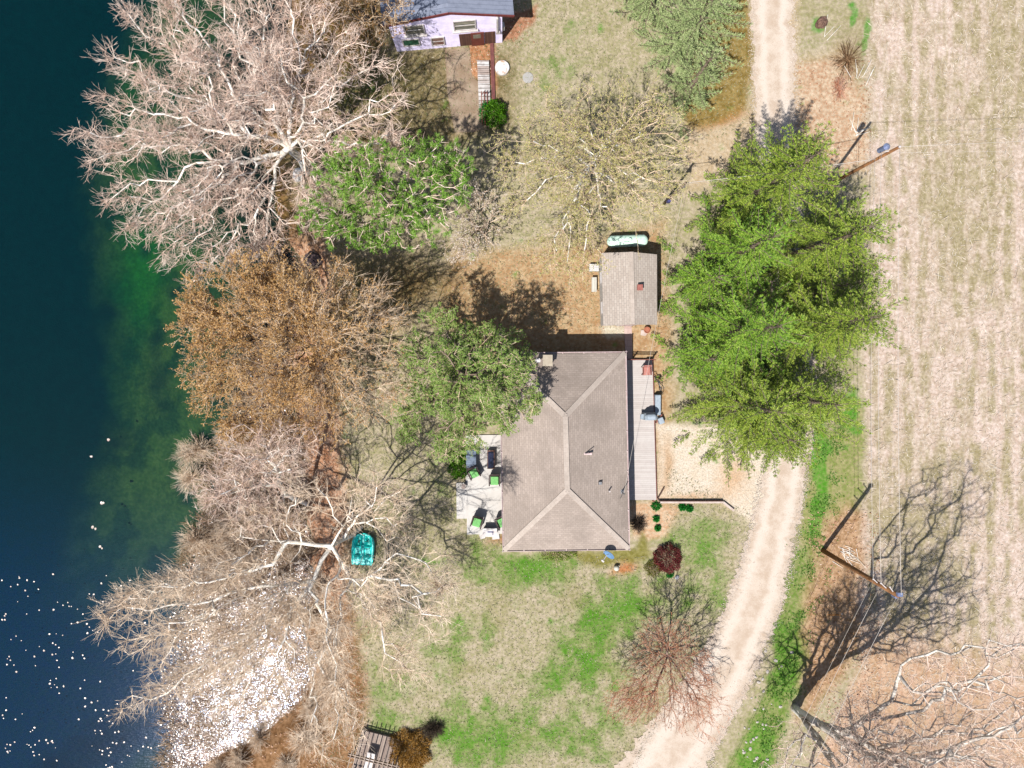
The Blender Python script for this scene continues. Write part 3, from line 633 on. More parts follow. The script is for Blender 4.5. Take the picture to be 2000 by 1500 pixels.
# --- bright green pine with tufts
M_pine = m_leaf('pine_needles', [C(64, 104, 34), C(122, 172, 56), C(156, 202, 78), C(190, 222, 112)], .16)
class Tuft:
    mat = M_pine
    def __init__(s, mat, per, L, W, keep=1.0): s.mat = mat; s.per = per; s.L = L; s.W = W; s.keep = keep
    def __call__(s, ends, ed, ea, rng):
        k = rng.random(len(ends)) < s.keep; e = ends[k]; d0 = ed[k]; m = len(e); i = np.repeat(np.arange(m), s.per); f = rng.uniform(0, .28, (len(i), 1))
        d = unit(d0[i] * .5 + rng.normal(0, .75, (len(i), 3)) + [0, 0, .25])
        return cards(e[i] - d0[i] * f, d, rng.uniform(s.L * .6, s.L, len(i)), s.W, None, rng, kite=.35)
r = rg(26); base = P(800, 440, 0)
tgt = ell([(800, 350, 8.5, 3.9, 2.5, 2.0, 330, .3), (690, 330, 8, 2.3, 1.7, 1.6, 130), (650, 420, 7.5, 2.1, 2.0, 1.6, 160), (780, 430, 7.5, 3.5, 1.8, 1.6, 180), (860, 320, 8.5, 2, 1.6, 1.4, 90), (720, 470, 6.5, 2.2, .9, .9, 60)], r)
tree('pine_tree', base, 'bright green tufted pine with bare grey inner branches beside the white-barked tree', 'tree', [[np.array(base), pz(780, 410, 4), pz(770, 385, 7)]], tgt, MB_grey, MB_whitetw, r, Tuft(M_pine, 34, .30, .034, .62), 'needles', bf=.25, tip=.016, twig=(2, .55, .55), sub=(0, 0, 0), rt=.013, rmax=.2, up=.15)

# --- airy green conifer overhanging the house
M_cedar = m_leaf('cedar_fronds', [C(72, 104, 38), C(118, 152, 60), C(154, 184, 82), C(196, 210, 122)], .18)
class Frond:
    def __init__(s, mat, per, L, W): s.mat = mat; s.per = per; s.L = L; s.W = W
    def __call__(s, ends, ed, ea, rng):
        m = len(ends); i = np.repeat(np.arange(m), s.per); f = rng.uniform(.1, 1, (len(i), 1)); c = ea[i] * (1 - f) + ends[i] * f
        sgn = np.where(rng.random((len(i), 1)) < .5, -1, 1); side = unit(np.cross(ed[i], [0, 0, 1.0])) * sgn
        d = unit(ed[i] * .8 + side * .9 + rng.normal(0, .25, (len(i), 3)) - [0, 0, .15])
        return cards(c, d, rng.uniform(s.L * .5, s.L, len(i)), rng.uniform(s.W * .6, s.W, len(i)), np.array([0, 0, 1.0]) + rng.normal(0, .5, (len(i), 3)), rng)
r = rg(27); base = P(915, 712, 0); hub = pz(905, 728, 5)
tips = [(772, 765, 4.5), (775, 820, 4), (795, 860, 4), (800, 700, 5.5), (815, 655, 6), (840, 615, 6.5), (865, 610, 6.5), (900, 630, 6), (850, 880, 4), (900, 892, 3.8), (945, 885, 4), (990, 850, 4.5), (1005, 800, 5.5), (1018, 755, 5.5), (1024, 705, 5.5), (1036, 682, 5), (1000, 660, 6), (975, 625, 5), (940, 640, 5),
        (850, 740, 9), (880, 800, 8.5), (940, 800, 8.5), (960, 740, 9), (900, 700, 10.5), (930, 760, 10), (850, 680, 8.5)]
tgt = arms(hub, tips, 82, .52, r, .2, .3)
tree('cedar_tree', base, 'feathery light green evergreen overhanging the left corner of the house roof', 'tree', [[np.array(base), hub, pz(900, 728, 8.5)]], tgt, MB_grey, MB_tan, r, Frond(M_cedar, 8, .19, .05), 'foliage', bf=.3, tip=.014, twig=(2, .65, .45), sub=(2, .36, .6), rt=.010, rmax=.2, up=-.05)

# --- spruces
def spruce(name, bx, by, h, r0, label, mat, seed, lean=(0, 0), bottom=.05, dens=1.0, upt=.25, cl=.15, cw=.040, power=.66):
    rng = rg(seed); base = P(bx, by, 0); root = empty(name, base, label, 'tree'); b = np.array(base)
    axis_ = lambda z: b + np.stack([lean[0] * z, lean[1] * z, z], -1)
    zz = np.linspace(0, h, 12); pts = [axis_(z) for z in zz]
    TR = frusta(np.array(pts[:-1]), np.array(pts[1:]), .26 * (1 - zz[:-1] / h) + .02, .26 * (1 - zz[1:] / h) + .02, 7)
    bw = []; cc = []; dd = []; LL = []; WW = []
    z = h * bottom
    while z < h - .15:
        f = z / h; Rz = r0 * (1 - f) ** power + .12; nb = int(rng.integers(5, 8)) if f < .85 else 5
        a0 = rng.uniform(0, 6.28)
        for k in range(nb):
            a = a0 + k * 2 * math.pi / nb + rng.normal(0, .18); L = Rz * rng.uniform(.5, 1.38); zb = z + rng.uniform(-.22, .22); c = np.array([math.cos(a), math.sin(a)])
            t = np.arange(0, L, .22); u = t / L
            # drooping then lifting limb
            slope0 = -.12 - .35 * (1 - f); zc = zb + L * (slope0 * u + (upt - slope0 * .55) * u ** 2.2) + .55 * f * t
            lat = rng.normal(0, .06) * L * u ** 2
            pos = np.stack([t * c[0] - lat * c[1], t * c[1] + lat * c[0], zc], 1) + b + np.array([lean[0], lean[1], 0]) * zc[:, None]
            if len(pos) < 3 or rng.random() < .1: continue
            tan = unit(np.gradient(pos, axis=0)); bw.append((pos[:-1:2], pos[np.minimum(np.arange(2, len(pos) + 1, 2), len(pos) - 1)][:len(pos[:-1:2])], L))
            side = unit(np.cross(tan, [0, 0, 1.0])); reach = (.12 + .26 * L * (1 - u) ** 1.05 * np.minimum(1, u * 3 + .15)) * (u > .12)
            for sgn in (-1, 1):
                rr = reach * rng.uniform(.55, 1.15, len(u)) * 1.15; keep = rng.random(len(u)) < .86
                sprdir = unit(tan * 1.25 + side * sgn + rng.normal(0, .14, tan.shape) + np.array([0, 0, 1.0]) * rng.normal(-.15, .22, (len(u), 1)))
                for q in np.arange(0, .95, .05):
                    ok = keep & (q < rr)
                    if not ok.any(): break
                    p0 = pos[ok] + sprdir[ok] * q + rng.normal(0, .012, (ok.sum(), 3)); s2 = unit(np.cross(sprdir[ok], [0, 0, 1.0]))
                    for sg in (-1, 1): cc.append(p0); dd.append(unit(sprdir[ok] + s2 * sg * .6 + rng.normal(0, .2, p0.shape))); LL.append(np.full(len(p0), cl)); WW.append(np.full(len(p0), cw))
            tipn = 4; cc.append(np.repeat(pos[-1:], tipn, 0)); dd.append(unit(tan[-1] + rng.normal(0, .3, (tipn, 3)))); LL.append(np.full(tipn, cl * 1.3)); WW.append(np.full(tipn, cw))
        z += rng.uniform(.5, .95) * (1 - .35 * f)
    A = np.concatenate([x[0] for x in bw]); B = np.concatenate([x[1] for x in bw]); rr = np.full(len(A), .022)
    V, Fs = merge([TR, frusta(A, B, rr * .9, rr * .7, 3)]); np_mesh('trunk', V, Fs, MB_grey, root, True)
    c = np.concatenate(cc); d = np.concatenate(dd); m = len(c)
    V, Fc = cards(c, d, np.concatenate(LL) * rng.uniform(.6, 1.25, m), np.concatenate(WW) * rng.uniform(.7, 1.3, m), np.array([0, 0, 1.0]) + rng.normal(0, .5, (m, 3)), rng)
    np_mesh('foliage', V, [Fc], mat, root); print(name, m)
    return root
M_spr = m_leaf('spruce_needles', [C(40, 62, 14), C(108, 136, 36), C(156, 176, 56), C(200, 206, 96)], .02)
M_spr2 = m_leaf('vivid_spruce_needles', [C(36, 68, 14), C(98, 142, 32), C(146, 182, 54), C(190, 208, 94)], .02)
spruce('spruce_tree', 1440, 402, 13.5, 4.0, 'dark pointed spruce whose tip reaches over the sandy turn of the drive', M_spr, 41)
spruce('spruce_tree', 1400, 512, 11, 4.1, 'vivid green spruce directly behind the shed wall', M_spr2, 42)
spruce('spruce_tree', 1530, 505, 12.5, 4.5, 'tall spruce spreading furthest right, towards the stubble field', M_spr, 43)
spruce('spruce_tree', 1398, 652, 12, 4.2, 'green spruce overhanging the north end of the deck', M_spr2, 44)
spruce('spruce_tree', 1530, 640, 13, 4.4, 'spruce in the middle of the grove beside the power lines', M_spr, 45)
spruce('spruce_tree', 1422, 786, 10, 4.4, 'olive green spruce at the foot of the grove above the sandy parking patch', M_spr, 46)
spruce('spruce_tree', 1520, 775, 9.5, 4.2, 'low spruce at the lower right of the grove beside the bend of the drive', M_spr, 47)
spruce('spruce_tree', 1345, 700, 6.5, 2.6, 'small vivid spruce brushing the deck railing at the left of the grove', M_spr2, 48)
spruce('spruce_tree', 1352, 560, 7, 2.7, 'small spruce whose lowest branches touch the shed roof', M_spr2, 49)
spruce('spruce_tree', 1572, 575, 9, 3.5, 'short spruce filling the field side of the grove between two taller ones', M_spr, 54)
spruce('spruce_tree', 1470, 838, 7.5, 3.7, 'lowest spruce whose drooping boughs hang over the bend of the gravel drive', M_spr, 55)
# grey-green conifers at the top
M_gpine = m_leaf('grey_green_needles', [C(110, 128, 76), C(152, 172, 106), C(186, 200, 134), C(212, 216, 168)], .15)
spruce('white_pine', 1330, 105, 10, 3.6, 'soft grey-green conifer on the olive bed left of the drive', M_gpine, 51, cl=.15, cw=.036, upt=.4)
spruce('white_pine', 1262, 25, 9.5, 3.1, 'grey-green conifer cut by the top edge beside the lawn', M_gpine, 52, cl=.15, cw=.036, upt=.4)
spruce('white_pine', 1335, 190, 7, 2.6, 'lower grey-green conifer above the yellow-green budding tree', M_gpine, 53, cl=.15, cw=.036, upt=.4)

# --- pale blossoming small tree
M_bloss = m_leaf('pale_blossom', [C(190, 160, 130), C(230, 208, 190), C(250, 238, 228), C(255, 250, 244)], .2)
r = rg(28); base = P(945, 455, 0)
tgt = ell([(935, 430, 3.6, 2.2, 2.6, 1.4, 260, .3), (900, 490, 3, 1.3, 1.0, .9, 80)], r)
tree('blossoming_tree', base, 'small tree speckled with pale pinkish white blossom beside the green pine', 'tree', [[np.array(base), pz(940, 448, 1.8)]], tgt, MB_grey, MB_tan, r, Leaf(M_bloss, 2, .075, .07, 1.0), 'blossom', bf=.5, tip=.010, twig=(2, .45, .5), sub=(2, .25, .6), rt=.008, rmax=.1)
# --- brown-leaved tree beside the lilac house
M_rust = m_leaf('old_brown_leaves', [C(92, 70, 40), C(146, 108, 60), C(178, 132, 76), C(200, 168, 110)], .25)
r = rg(29); base = P(745, 62, 0)
tgt = ell([(720, 5, 8, 2.6, 2.4, 2.2, 330, .3), (650, -20, 8, 2.6, 2.4, 2.2, 200)], r)
tree('brown_leaved_tree', base, 'tree with sparse old brown leaves brushing the left side of the lilac house', 'tree', [[np.array(base), pz(735, 35, 4)]], tgt, MB_dark, MB_tan, r, Leaf(M_rust, 2, .11, .09, .9), 'leaves', bf=.4, tip=.011, twig=(2, .6, .5), sub=(1, .35, .6), rt=.009, rmax=.15)
# --- reddish multi-stemmed tree by the drive
M_rbud = m_leaf('russet_buds', [C(150, 84, 46), C(206, 122, 70), C(222, 160, 110)], .25)
r = rg(30); base = P(1302, 1268, 0)
tgt = ell([(1310, 1330, 4.2, 3.3, 3.1, 1.6, 800, .3), (1230, 1370, 3.6, 1.9, 1.6, 1, 260), (1370, 1390, 3.6, 1.9, 2.2, 1, 160), (1300, 1240, 4.2, 2.0, 1.3, 1.2, 130)], r)
stems = [[np.array(base), pz(1304, 1280, .5)]] + [[pz(1304, 1280, .5), pz(1308 + 22 * math.cos(a), 1290 + 22 * math.sin(a), 1.8), pz(1312 + 55 * math.cos(a), 1310 + 55 * math.sin(a), 3.4)] for a in np.linspace(0, 6.0, 9)]
tree('multi_stem_tree', base, 'low leafless many-stemmed tree with russet twigs overhanging the gravel drive', 'tree', stems, tgt, m_bark('plum_bark', C(196, 170, 156), C(120, 84, 84), C(200, 176, 160)), MB_red, r, Leaf(M_rbud, 1.3, .065, .045, .7), 'buds', bf=.6, tip=.009, e=2.5, twig=(2, .6, .35), sub=(1, .35, .4), rt=.009, rmax=.075)
# --- big bare tree at the field, bottom right
r = rg(31); base = P(1552, 1382, 0)
b0 = np.array(base)
tgt = ell([(1990, 1330, 14, 3.5, 3, 2.5, 300), (1800, 1440, 9, 3.6, 2.8, 2.4, 260, .4), (1930, 1420, 10, 3.4, 3.0, 2.4, 384), (1720, 1510, 10, 3.4, 2.6, 2.6, 320), (1860, 1560, 12, 5, 3.5, 3, 480), (1680, 1400, 8, 2.4, 1.8, 1.6, 176), (1830, 1330, 11, 2.0, 1.3, 1.6, 96), (1560, 1560, 9, 3, 3, 2.5, 256)], r)
tgt = np.concatenate([tgt, arms(pz(1585, 1418, 4), [(1918, 1567, 16), (1850, 1600, 16), (1780, 1580, 15), (1980, 1500, 15), (1700, 1570, 14), (1900, 1490, 13), (2050, 1550, 17), (1640, 1520, 12), (1800, 1500, 12), (1600, 1480, 9), (1760, 1640, 17), (2040, 1640, 18)], 60, .6, r)])
limbs = [[b0, pz(1575, 1410, 2), pz(1600, 1440, 4), pz(1640, 1490, 7)], [b0, pz(1590, 1410, 3), pz(1650, 1430, 5), pz(1710, 1465, 7), pz(1800, 1480, 9), pz(1920, 1440, 11), pz(2000, 1400, 12)], [pz(1650, 1430, 5), pz(1740, 1370, 8), pz(1760, 1300, 9.5), pz(1830, 1270, 11)],
         [pz(1710, 1465, 7), pz(1820, 1440, 9), pz(1890, 1370, 11)], [b0 + [.3, -.2, 0], pz(1630, 1500, 9), pz(1705, 1620, 14)], [b0 + [.3, .3, 0], pz(1700, 1480, 9), pz(1900, 1545, 14)], [b0 + [-.1, -.4, 0], pz(1660, 1540, 10), pz(1780, 1610, 14.5)], [pz(1600, 1440, 4), pz(1580, 1500, 8)], [pz(1640, 1490, 7), pz(1760, 1560, 11), pz(1860, 1600, 13)]]
tree('bare_field_tree', base, 'large leafless grey-white tree at the bottom edge between drive and stubble field', 'tree', limbs, tgt, m_bark('grey_white_bark', C(240, 232, 220), C(160, 146, 134), C(214, 204, 190), 1.2, 1.3), MB_whitetw, r, bf=.25, tip=.015, e=2.35, twig=(2, .9, .35), sub=(1, .45, .5), rt=.0075, thick=.05, rmax=.42)

# ------------------------------------------------------------------ shrubs
def shrub(name, px, py, rad, h, label, cat, mat, seed, n_=900, L=.12, W=.07, stems=40, mstem=None, group=None, shell=.3, flat=1.0, woody=True):
    rng = rg(seed); base = P(px, py, max(float(hz_px(np.array([float(px)]), np.array([float(py)]))[0]), -.8)); root = empty(name, base, label, cat, group=group); b = np.array(base)
    v = unit(rng.normal(size=(n_, 3))); v[:, 2] = np.abs(v[:, 2]); q = v * rng.random((n_, 1)) ** shell * np.array([rad, rad * flat, h]) * (1 + .18 * np.sin(v[:, :1] * 7 + seed) * np.cos(v[:, 1:2] * 6))
    if mat:
        V, Fc = cards(b + q, unit(v + rng.normal(0, .7, v.shape)), rng.uniform(L * .6, L * 1.2, n_), rng.uniform(W * .6, W * 1.2, n_), None, rng); np_mesh('foliage', V, [Fc], mat, root)
    if stems:
        s = rng.integers(0, n_, stems); a0 = b + rng.normal(0, .06, (stems, 3)) * [1, 1, 0]; mid = b + q[s] * [.4, .4, .6]; e_ = b + q[s]
        parts = [frusta(a0, mid, np.full(stems, .016), np.full(stems, .012), 3), frusta(mid, e_, np.full(stems, .012), np.full(stems, .006), 3)]
        i = np.repeat(np.arange(stems), 4); f = rng.random((len(i), 1)); sa = mid[i] * (1 - f) + e_[i] * f; sb = sa + unit(e_[i] - mid[i] + rng.normal(0, .25, (len(i), 3))) * rng.uniform(.15, .45, (len(i), 1)) * max(.5, rad)
        parts.append(frusta(sa, sb, np.full(len(i), .008), np.full(len(i), .004), 3)); V, Fs = merge(parts); np_mesh('stems', V, Fs, mstem or MB_tan, root, True)
    return root
M_bgreen = m_leaf('bright_green_leaves', [C(50, 100, 10), C(90, 150, 16), C(130, 184, 40)], .4)
M_maroon = m_leaf('maroon_leaves', [C(80, 24, 28), C(124, 40, 44), C(150, 60, 58)], .15)
M_olive = m_leaf('olive_leaves', [C(90, 80, 36), C(130, 124, 50), C(150, 160, 60)], .3)
M_gold = m_leaf('golden_grass', [C(160, 110, 40), C(196, 146, 66), C(214, 170, 96)], .2)
M_lime = m_leaf('lime_leaves', [C(120, 150, 50), C(160, 186, 80), C(190, 200, 100)], .35)
M_peren = m_leaf('fresh_perennial_leaves', [C(14, 110, 30), C(30, 150, 44), C(80, 180, 70)], .35)
shrub('rounded_bush', 897, 903, .78, 1.0, 'bright green bush beside the grey table on the patio edge', 'bush', M_bgreen, 61, 3400, .11, .08, flat=1.5)
shrub('rounded_bush', 966, 226, .8, 1.6, 'bright green bush at the foot of the boardwalk stairs', 'bush', M_bgreen, 62, 2600, .13, .08, flat=1.15)
shrub('maroon_bush', 1301, 1089, 1.0, 1.15, 'round maroon-leaved bush on the front lawn', 'bush', M_maroon, 63, 6500, .075, .05, shell=.16, stems=30)
shrub('low_shrub', 1275, 1108, .62, .5, 'low olive and brown shrub touching the left of the maroon bush', 'bush', M_olive, 64, 1500, .09, .05)
shrub('bare_bush', 1246, 1024, .62, 1.0, 'dark twiggy leafless bush beside the right corner of the house', 'bush', None, 65, 500, stems=220, mstem=MB_dark)
shrub('lime_shrub', 1092, 1080, 1.35, .6, 'spreading lime green shrub under the lower eave of the house', 'bush', M_lime, 66, 1700, .1, .06, flat=.42)
shrub('ornamental_grass', 802, 1462, 1.45, .9, 'golden tan mound of ornamental grass beside the pergola', 'plant', M_gold, 67, 9000, .22, .035, shell=.2, stems=60)
shrub('bare_bush', 845, 1422, .95, 1.0, 'dark bare twiggy bush just above the golden grass mound', 'bush', None, 68, 500, stems=260, mstem=MB_dark, flat=.7)
shrub('brush_clump', 1655, 118, 1.2, .35, 'brown dry brush clump at the upper field edge', 'bush', None, 69, 500, stems=90, mstem=m_bark('dry_brush', C(176, 140, 104), C(112, 80, 50)), flat=1.3)
shrub('brush_clump', 1640, 175, .7, .4, 'small rust coloured brush by the field edge below the brown clump', 'bush', None, 70, 300, stems=130, mstem=MB_red, flat=1.5)
for i, (x, y, rr, lab) in enumerate([(1281, 988, .30, 'leafy green perennial clump touching the deck corner'), (1332, 990, .2, 'left one of the paired green perennials under the timber edging'), (1346, 993, .2, 'right one of the paired green perennials under the timber edging'),
                                     (1281, 1013, .16, 'middle green perennial in the bed below the deck corner'), (1284, 1031, .16, 'lowest green perennial in the bed below the deck corner')]):
    shrub('perennial_plant', x, y, rr, .3, lab, 'plant', M_peren, 71 + i, 420, .16, .055, stems=0, group='green perennials in the bed by the deck')
shrub('perennial_plant', 1308, 1121, .22, .25, 'green perennial poking out below the maroon bush', 'plant', M_peren, 79, 350, .15, .05, stems=0)
shrub('leafy_shrub', 948, 222, .42, 1.1, 'narrow green shrub growing up through the foot of the stair rail', 'bush', M_peren, 80, 900, .12, .06, flat=1.8)
# leafless shrubs along the flooded edge
rp = random.Random(9); k = 0
shore_shrubs = [(372 + rp.uniform(0, 170), y + rp.uniform(-12, 12)) for y in range(850, 1130, 17)] + [(470 + rp.uniform(0, 110), y) for y in range(860, 1110, 26)] + [(rp.uniform(600, 650), y) for y in range(1140, 1500, 60)] + [(rp.uniform(500, 600), 1440), (470, 1485), (560, 1490), (430, 1500)]
for x, y in shore_shrubs:
    k += 1
    if k <= 3: protos = (protos if k > 1 else []) + [shrub('waterside_shrub', x, y, 1.15, 1.7, 'leafless tan shrub growing in the flooded lake edge', 'bush', None, 90 + k, 500, stems=190, mstem=MB_ptw, group='leafless shrubs along the lake edge')]
    else:
        s = rp.uniform(.7, 1.15); z = max(float(hz_px(np.array([x]), np.array([y]))[0]), -.8); copy_thing(protos[k % 3], P(x, y, z), rp.uniform(0, 6.28), scale=(s, s, s))
K = 0.42
# ------------------------------------------------------------------ buildings
def m_shingle(name, a, b, sx=.30, sy=.15, dark=.55, stain=0.35, spec=.15):
    n = N(name); uv = n.uv(); br = n.new('ShaderNodeTexBrick'); n.set(br.inputs['Vector'], uv); n.set(br.inputs['Color1'], a); n.set(br.inputs['Color2'], b)
    n.set(br.inputs['Mortar'], tuple(v * dark for v in a)); br.inputs['Scale'].default_value = 1; br.inputs['Brick Width'].default_value = sx; br.inputs['Row Height'].default_value = sy
    br.inputs['Mortar Size'].default_value = .014; br.inputs['Mortar Smooth'].default_value = .3; br.inputs['Bias'].default_value = -.1; br.offset = .5
    st = n.ramp(n.noise(n.obj(), .45, 5, .6), .38, .68)
    col = n.mix(n.math('MULTIPLY', st, stain), br.outputs['Color'], tuple(v * .62 for v in b)); col = n.mix(n.math('MULTIPLY', n.ramp(n.noise(n.obj(), 18, 3), .45, .8), .35), col, tuple(min(1, v * 1.35) for v in a))
    return n.done(n.pbr(col, .92, 0, spec, n.bump(br.outputs['Fac'], -.5, .012)))
def m_planks(name, a, b, w, dark=.45, rough=.75, axis='V', gap=.035, wear=.35, spec=.2):
    n = N(name); s = n.new('ShaderNodeSeparateXYZ'); n.set(s.inputs[0], n.uv()); v = s.outputs['Y' if axis == 'V' else 'X']; v = n.math('DIVIDE', v, w)
    fr = n.math('FRACT', v); fl = n.math('FLOOR', v); wn = n.new('ShaderNodeTexWhiteNoise', noise_dimensions='1D'); n.set(wn.inputs['W'], fl)
    line = n.math('LESS_THAN', fr, gap / w * .5)
    col = n.mix(wn.outputs['Value'], a, b); col = n.mix(n.math('MULTIPLY', n.ramp(n.noise(n.obj(), 3, 5, .65), .4, .7), wear), col, tuple(x * .6 for x in b)); col = n.mix(line, col, tuple(x * dark for x in b))
    return n.done(n.pbr(col, rough, 0, spec, n.bump(line, -.5, .01)))
M_roof = m_shingle('shingles', C(206, 188, 174), C(188, 171, 157), dark=.68, stain=.5); M_cap = m_shingle('ridge_shingles', C(214, 198, 184, .46), C(200, 184, 170, .46), .3, .3, .8)
M_white = m_plain('white_paint', C(250, 244, 240), C(226, 212, 206), 4, .5); M_siding = m_planks('pale_siding', C(238, 232, 224), C(228, 222, 214), .12)
M_glass = m_plain('window_glass', (.03, .04, .05), (.02, .03, .04), 2, .08, 0, .8, 0); M_metal = m_plain('grey_metal', C(176, 176, 178), C(140, 140, 142), 6, .4, .6)
M_pink = m_plain('pinkish_trim', C(250, 226, 222), C(232, 200, 196), 4, .55)
def quadmesh(*polys):
    m = MB()
    for p in polys: m.add(p, [tuple(range(len(p)))])
    return m

# main house
zE = 2.75; zR = 4.45
hb = pz(1105, 880, 0); hb[2] = 0
house = empty('hip_roof_house', tuple(hb), 'single-storey house with brownish grey hip roof between patio and deck', 'house')
e = [pz(977, 691, zE), pz(1221, 689, zE), pz(1228, 1072, zE), pz(984, 1075, zE)]          # NW NE SE SW eaves
rN, rS = pz(1104, 813, zR), pz(1108, 957, zR)
polys = [[e[1], e[0], rN], [e[0], e[3], rS, rN], [e[3], e[2], rS], [e[2], e[1], rN, rS]]
m = MB()
for p in polys: m.add(p, [tuple(range(len(p)))])
m.add([v - np.array([0, 0, .16]) for v in e], [(0, 1, 2, 3)])
for i in range(4):
    a, b = e[i], e[(i + 1) % 4]; dn = np.array([0, 0, .16]); m.add([a, b, b - dn, a - dn], [(0, 1, 2, 3)])
roof = m.build('roof', M_roof, house, world=True)
cap = MB()
for a, b in ((rN, rS), (rN, e[0]), (rN, e[1]), (rS, e[2]), (rS, e[3])):
    cap.bar(a + [0, 0, .015], b + [0, 0, .015], .34, .03)
o = cap.build('ridge_cap', M_cap, roof, world=False)
o.parent = roof; o.location = -Vector(house.location)
def inset(q, d):
    c = sum(q) / 4; return [v + np.array([np.sign(c[0] - v[0]) * d, np.sign(c[1] - v[1]) * d, 0]) for v in q]
w = inset(e, .48); MB().prism([(v[0], v[1]) for v in w], 0, zE - .17).build('wall', M_siding, house, world=True)
gt = MB()
og = [v + np.array([sx * .07, sy * .07, -.03]) for v, sx, sy in zip(e, (-1, 1, 1, -1), (1, 1, -1, -1))]
for i in range(4):
    a, b = og[i], og[(i + 1) % 4]; d = unit(b - a); q = np.array([-d[1], d[0], 0])
    gt.bar(a - d * .07, b + d * .07 - (0 if i % 2 else 0), .025, .11); a2, b2 = a - q * .10, b - q * .10
    gt.bar(a - q * .05 + [0, 0, -.055], b - q * .05 + [0, 0, -.055], .10, .01)
    k = int(np.linalg.norm(b - a) / 1.3)
    for j in range(1, k): c = a + (b - a) * j / k; gt.box((c[0] - q[0] * .05, c[1] - q[1] * .05, c[2] + .035), (.05 if i % 2 == 0 else .13, .13 if i % 2 == 0 else .05, .012))
gt.build('gutter', M_pink, house, world=True)
# windows and doors of the walls (seen from the side)
def wall_open(root, a, b, t, z0, z1, wd, mat, nm, frame=True, off=.0):
    a = np.array(a[:2]); b = np.array(b[:2]); d = (b - a) / np.linalg.norm(b - a); nrm = np.array([d[1], -d[0]]); c = a + (b - a) * t
    if np.dot(nrm, c - hbc[:2]) < 0: nrm = -nrm
    ang = math.atan2(d[1], d[0]); f = MB(); z = (z0 + z1) / 2; h = z1 - z0; cc = lambda s, n_, zz: (c[0] + d[0] * s + nrm[0] * n_, c[1] + d[1] * s + nrm[1] * n_, zz)
    for s, zz, dx, dz in ((-wd / 2 - .04, z, .08, h + .16), (wd / 2 + .04, z, .08, h + .16), (0, z1 + .04, wd, .08), (0, z0 - .04, wd, .08)): f.box(cc(s, .03, zz), (dx, .06, dz), rz=ang)
    if nm == 'window': f.box(cc(0, .045, z), (wd, .03, .05), rz=ang)
    fr = f.build(nm, M_white, root, world=True)
    p = MB().box(cc(0, .02, z), (wd - .004, .03, h - .004), rz=ang).build('pane' if nm == 'window' else 'door_leaf', mat, fr)
    p.location = -Vector(root.location); return fr
hbc = hb
for i, ts in ((3, (.2, .5, .8)), (1, (.25, .5, .75)), (0, (.4, .7)), (2, (.3, .7))):
    for t in ts:
        a, b = w[i], w[(i + 1) % 4]
        if i in (1, 3) and t == .5: wall_open(house, a, b, t, .12, 2.1, .95, m_plain('door_paint', C(190, 170, 160)), 'door')
        else: wall_open(house, a, b, t, .95, 2.1, 1.1, M_glass, 'window')
# chimney, vents on the roof
def roofz(x, y):                                  # height of the hip roof at x,y
    tE = (e[1][0] + e[2][0]) / 2 - x; tW = x - (e[0][0] + e[3][0]) / 2; tN = e[0][1] - y; tS = y - e[3][1]
    return zE + (zR - zE) * min(tE, tW, tN, tS, 4.0) / 4.0
def onroof(px, py):
    z = 3.2
    for _ in range(6): p = P(px, py, z); z = roofz(p.x, p.y)
    return P(px, py, z)
p = onroof(1068, 704); ch = MB().box((p.x, p.y, 2.9), (.52, .62, 1.9)); ch.box((p.x, p.y, 3.88), (.62, .72, .07))
o = ch.build('chimney', m_plain('beige_render', C(214, 200, 176), C(196, 180, 156), 4), roof, world=False); o.location = -Vector(house.location)
p = onroof(1050, 704); fl = MB().tube([(p.x, p.y, p.z - .1), (p.x, p.y, p.z + .55)], .12, 14); fl.tube([(p.x, p.y, p.z + .56), (p.x, p.y, p.z + .64)], .17, 14)
o = fl.build('flue_pipe', M_white, roof, smooth=False); o.location = -Vector(house.location)
def rp_(name, mb, mat): o = mb.build(name, mat, roof); o.location = -Vector(house.location); return o
p = onroof(1148, 886); q = onroof(1153, 888)
rp_('roof_vent', MB().box((p.x, p.y, p.z + .05), (.55, .12, .14), ry=-.3).tube([(p.x - .2, p.y, p.z + .1), (p.x + .05, p.y + .05, p.z + .42), (p.x + .2, p.y + .12, p.z + .5)], .035, 6), M_pink)
p = onroof(1172, 943); rp_('roof_vent', MB().box((p.x, p.y, p.z + .08), (.26, .26, .2), taper=.7), M_metal)
p = onroof(1189, 958); rp_('vent_pipe', MB().tube([(p.x, p.y, p.z - .05), (p.x + .01, p.y, p.z + .42)], .05, 10), M_white)
p = onroof(1214, 960); ms = MB().tube([(p.x, p.y, 2.0), (p.x, p.y, p.z + .95), (p.x + .06, p.y + .05, p.z + 1.02)], .035, 8); ms.bar((p.x, p.y, p.z + .7), (p.x - .1, p.y - .5, p.z + .02), .02); ms.box((p.x, p.y, p.z + .03), (.26, .26, .03)); rp_('service_mast', ms, M_metal); MAST = Vector((p.x, p.y, p.z + .95))
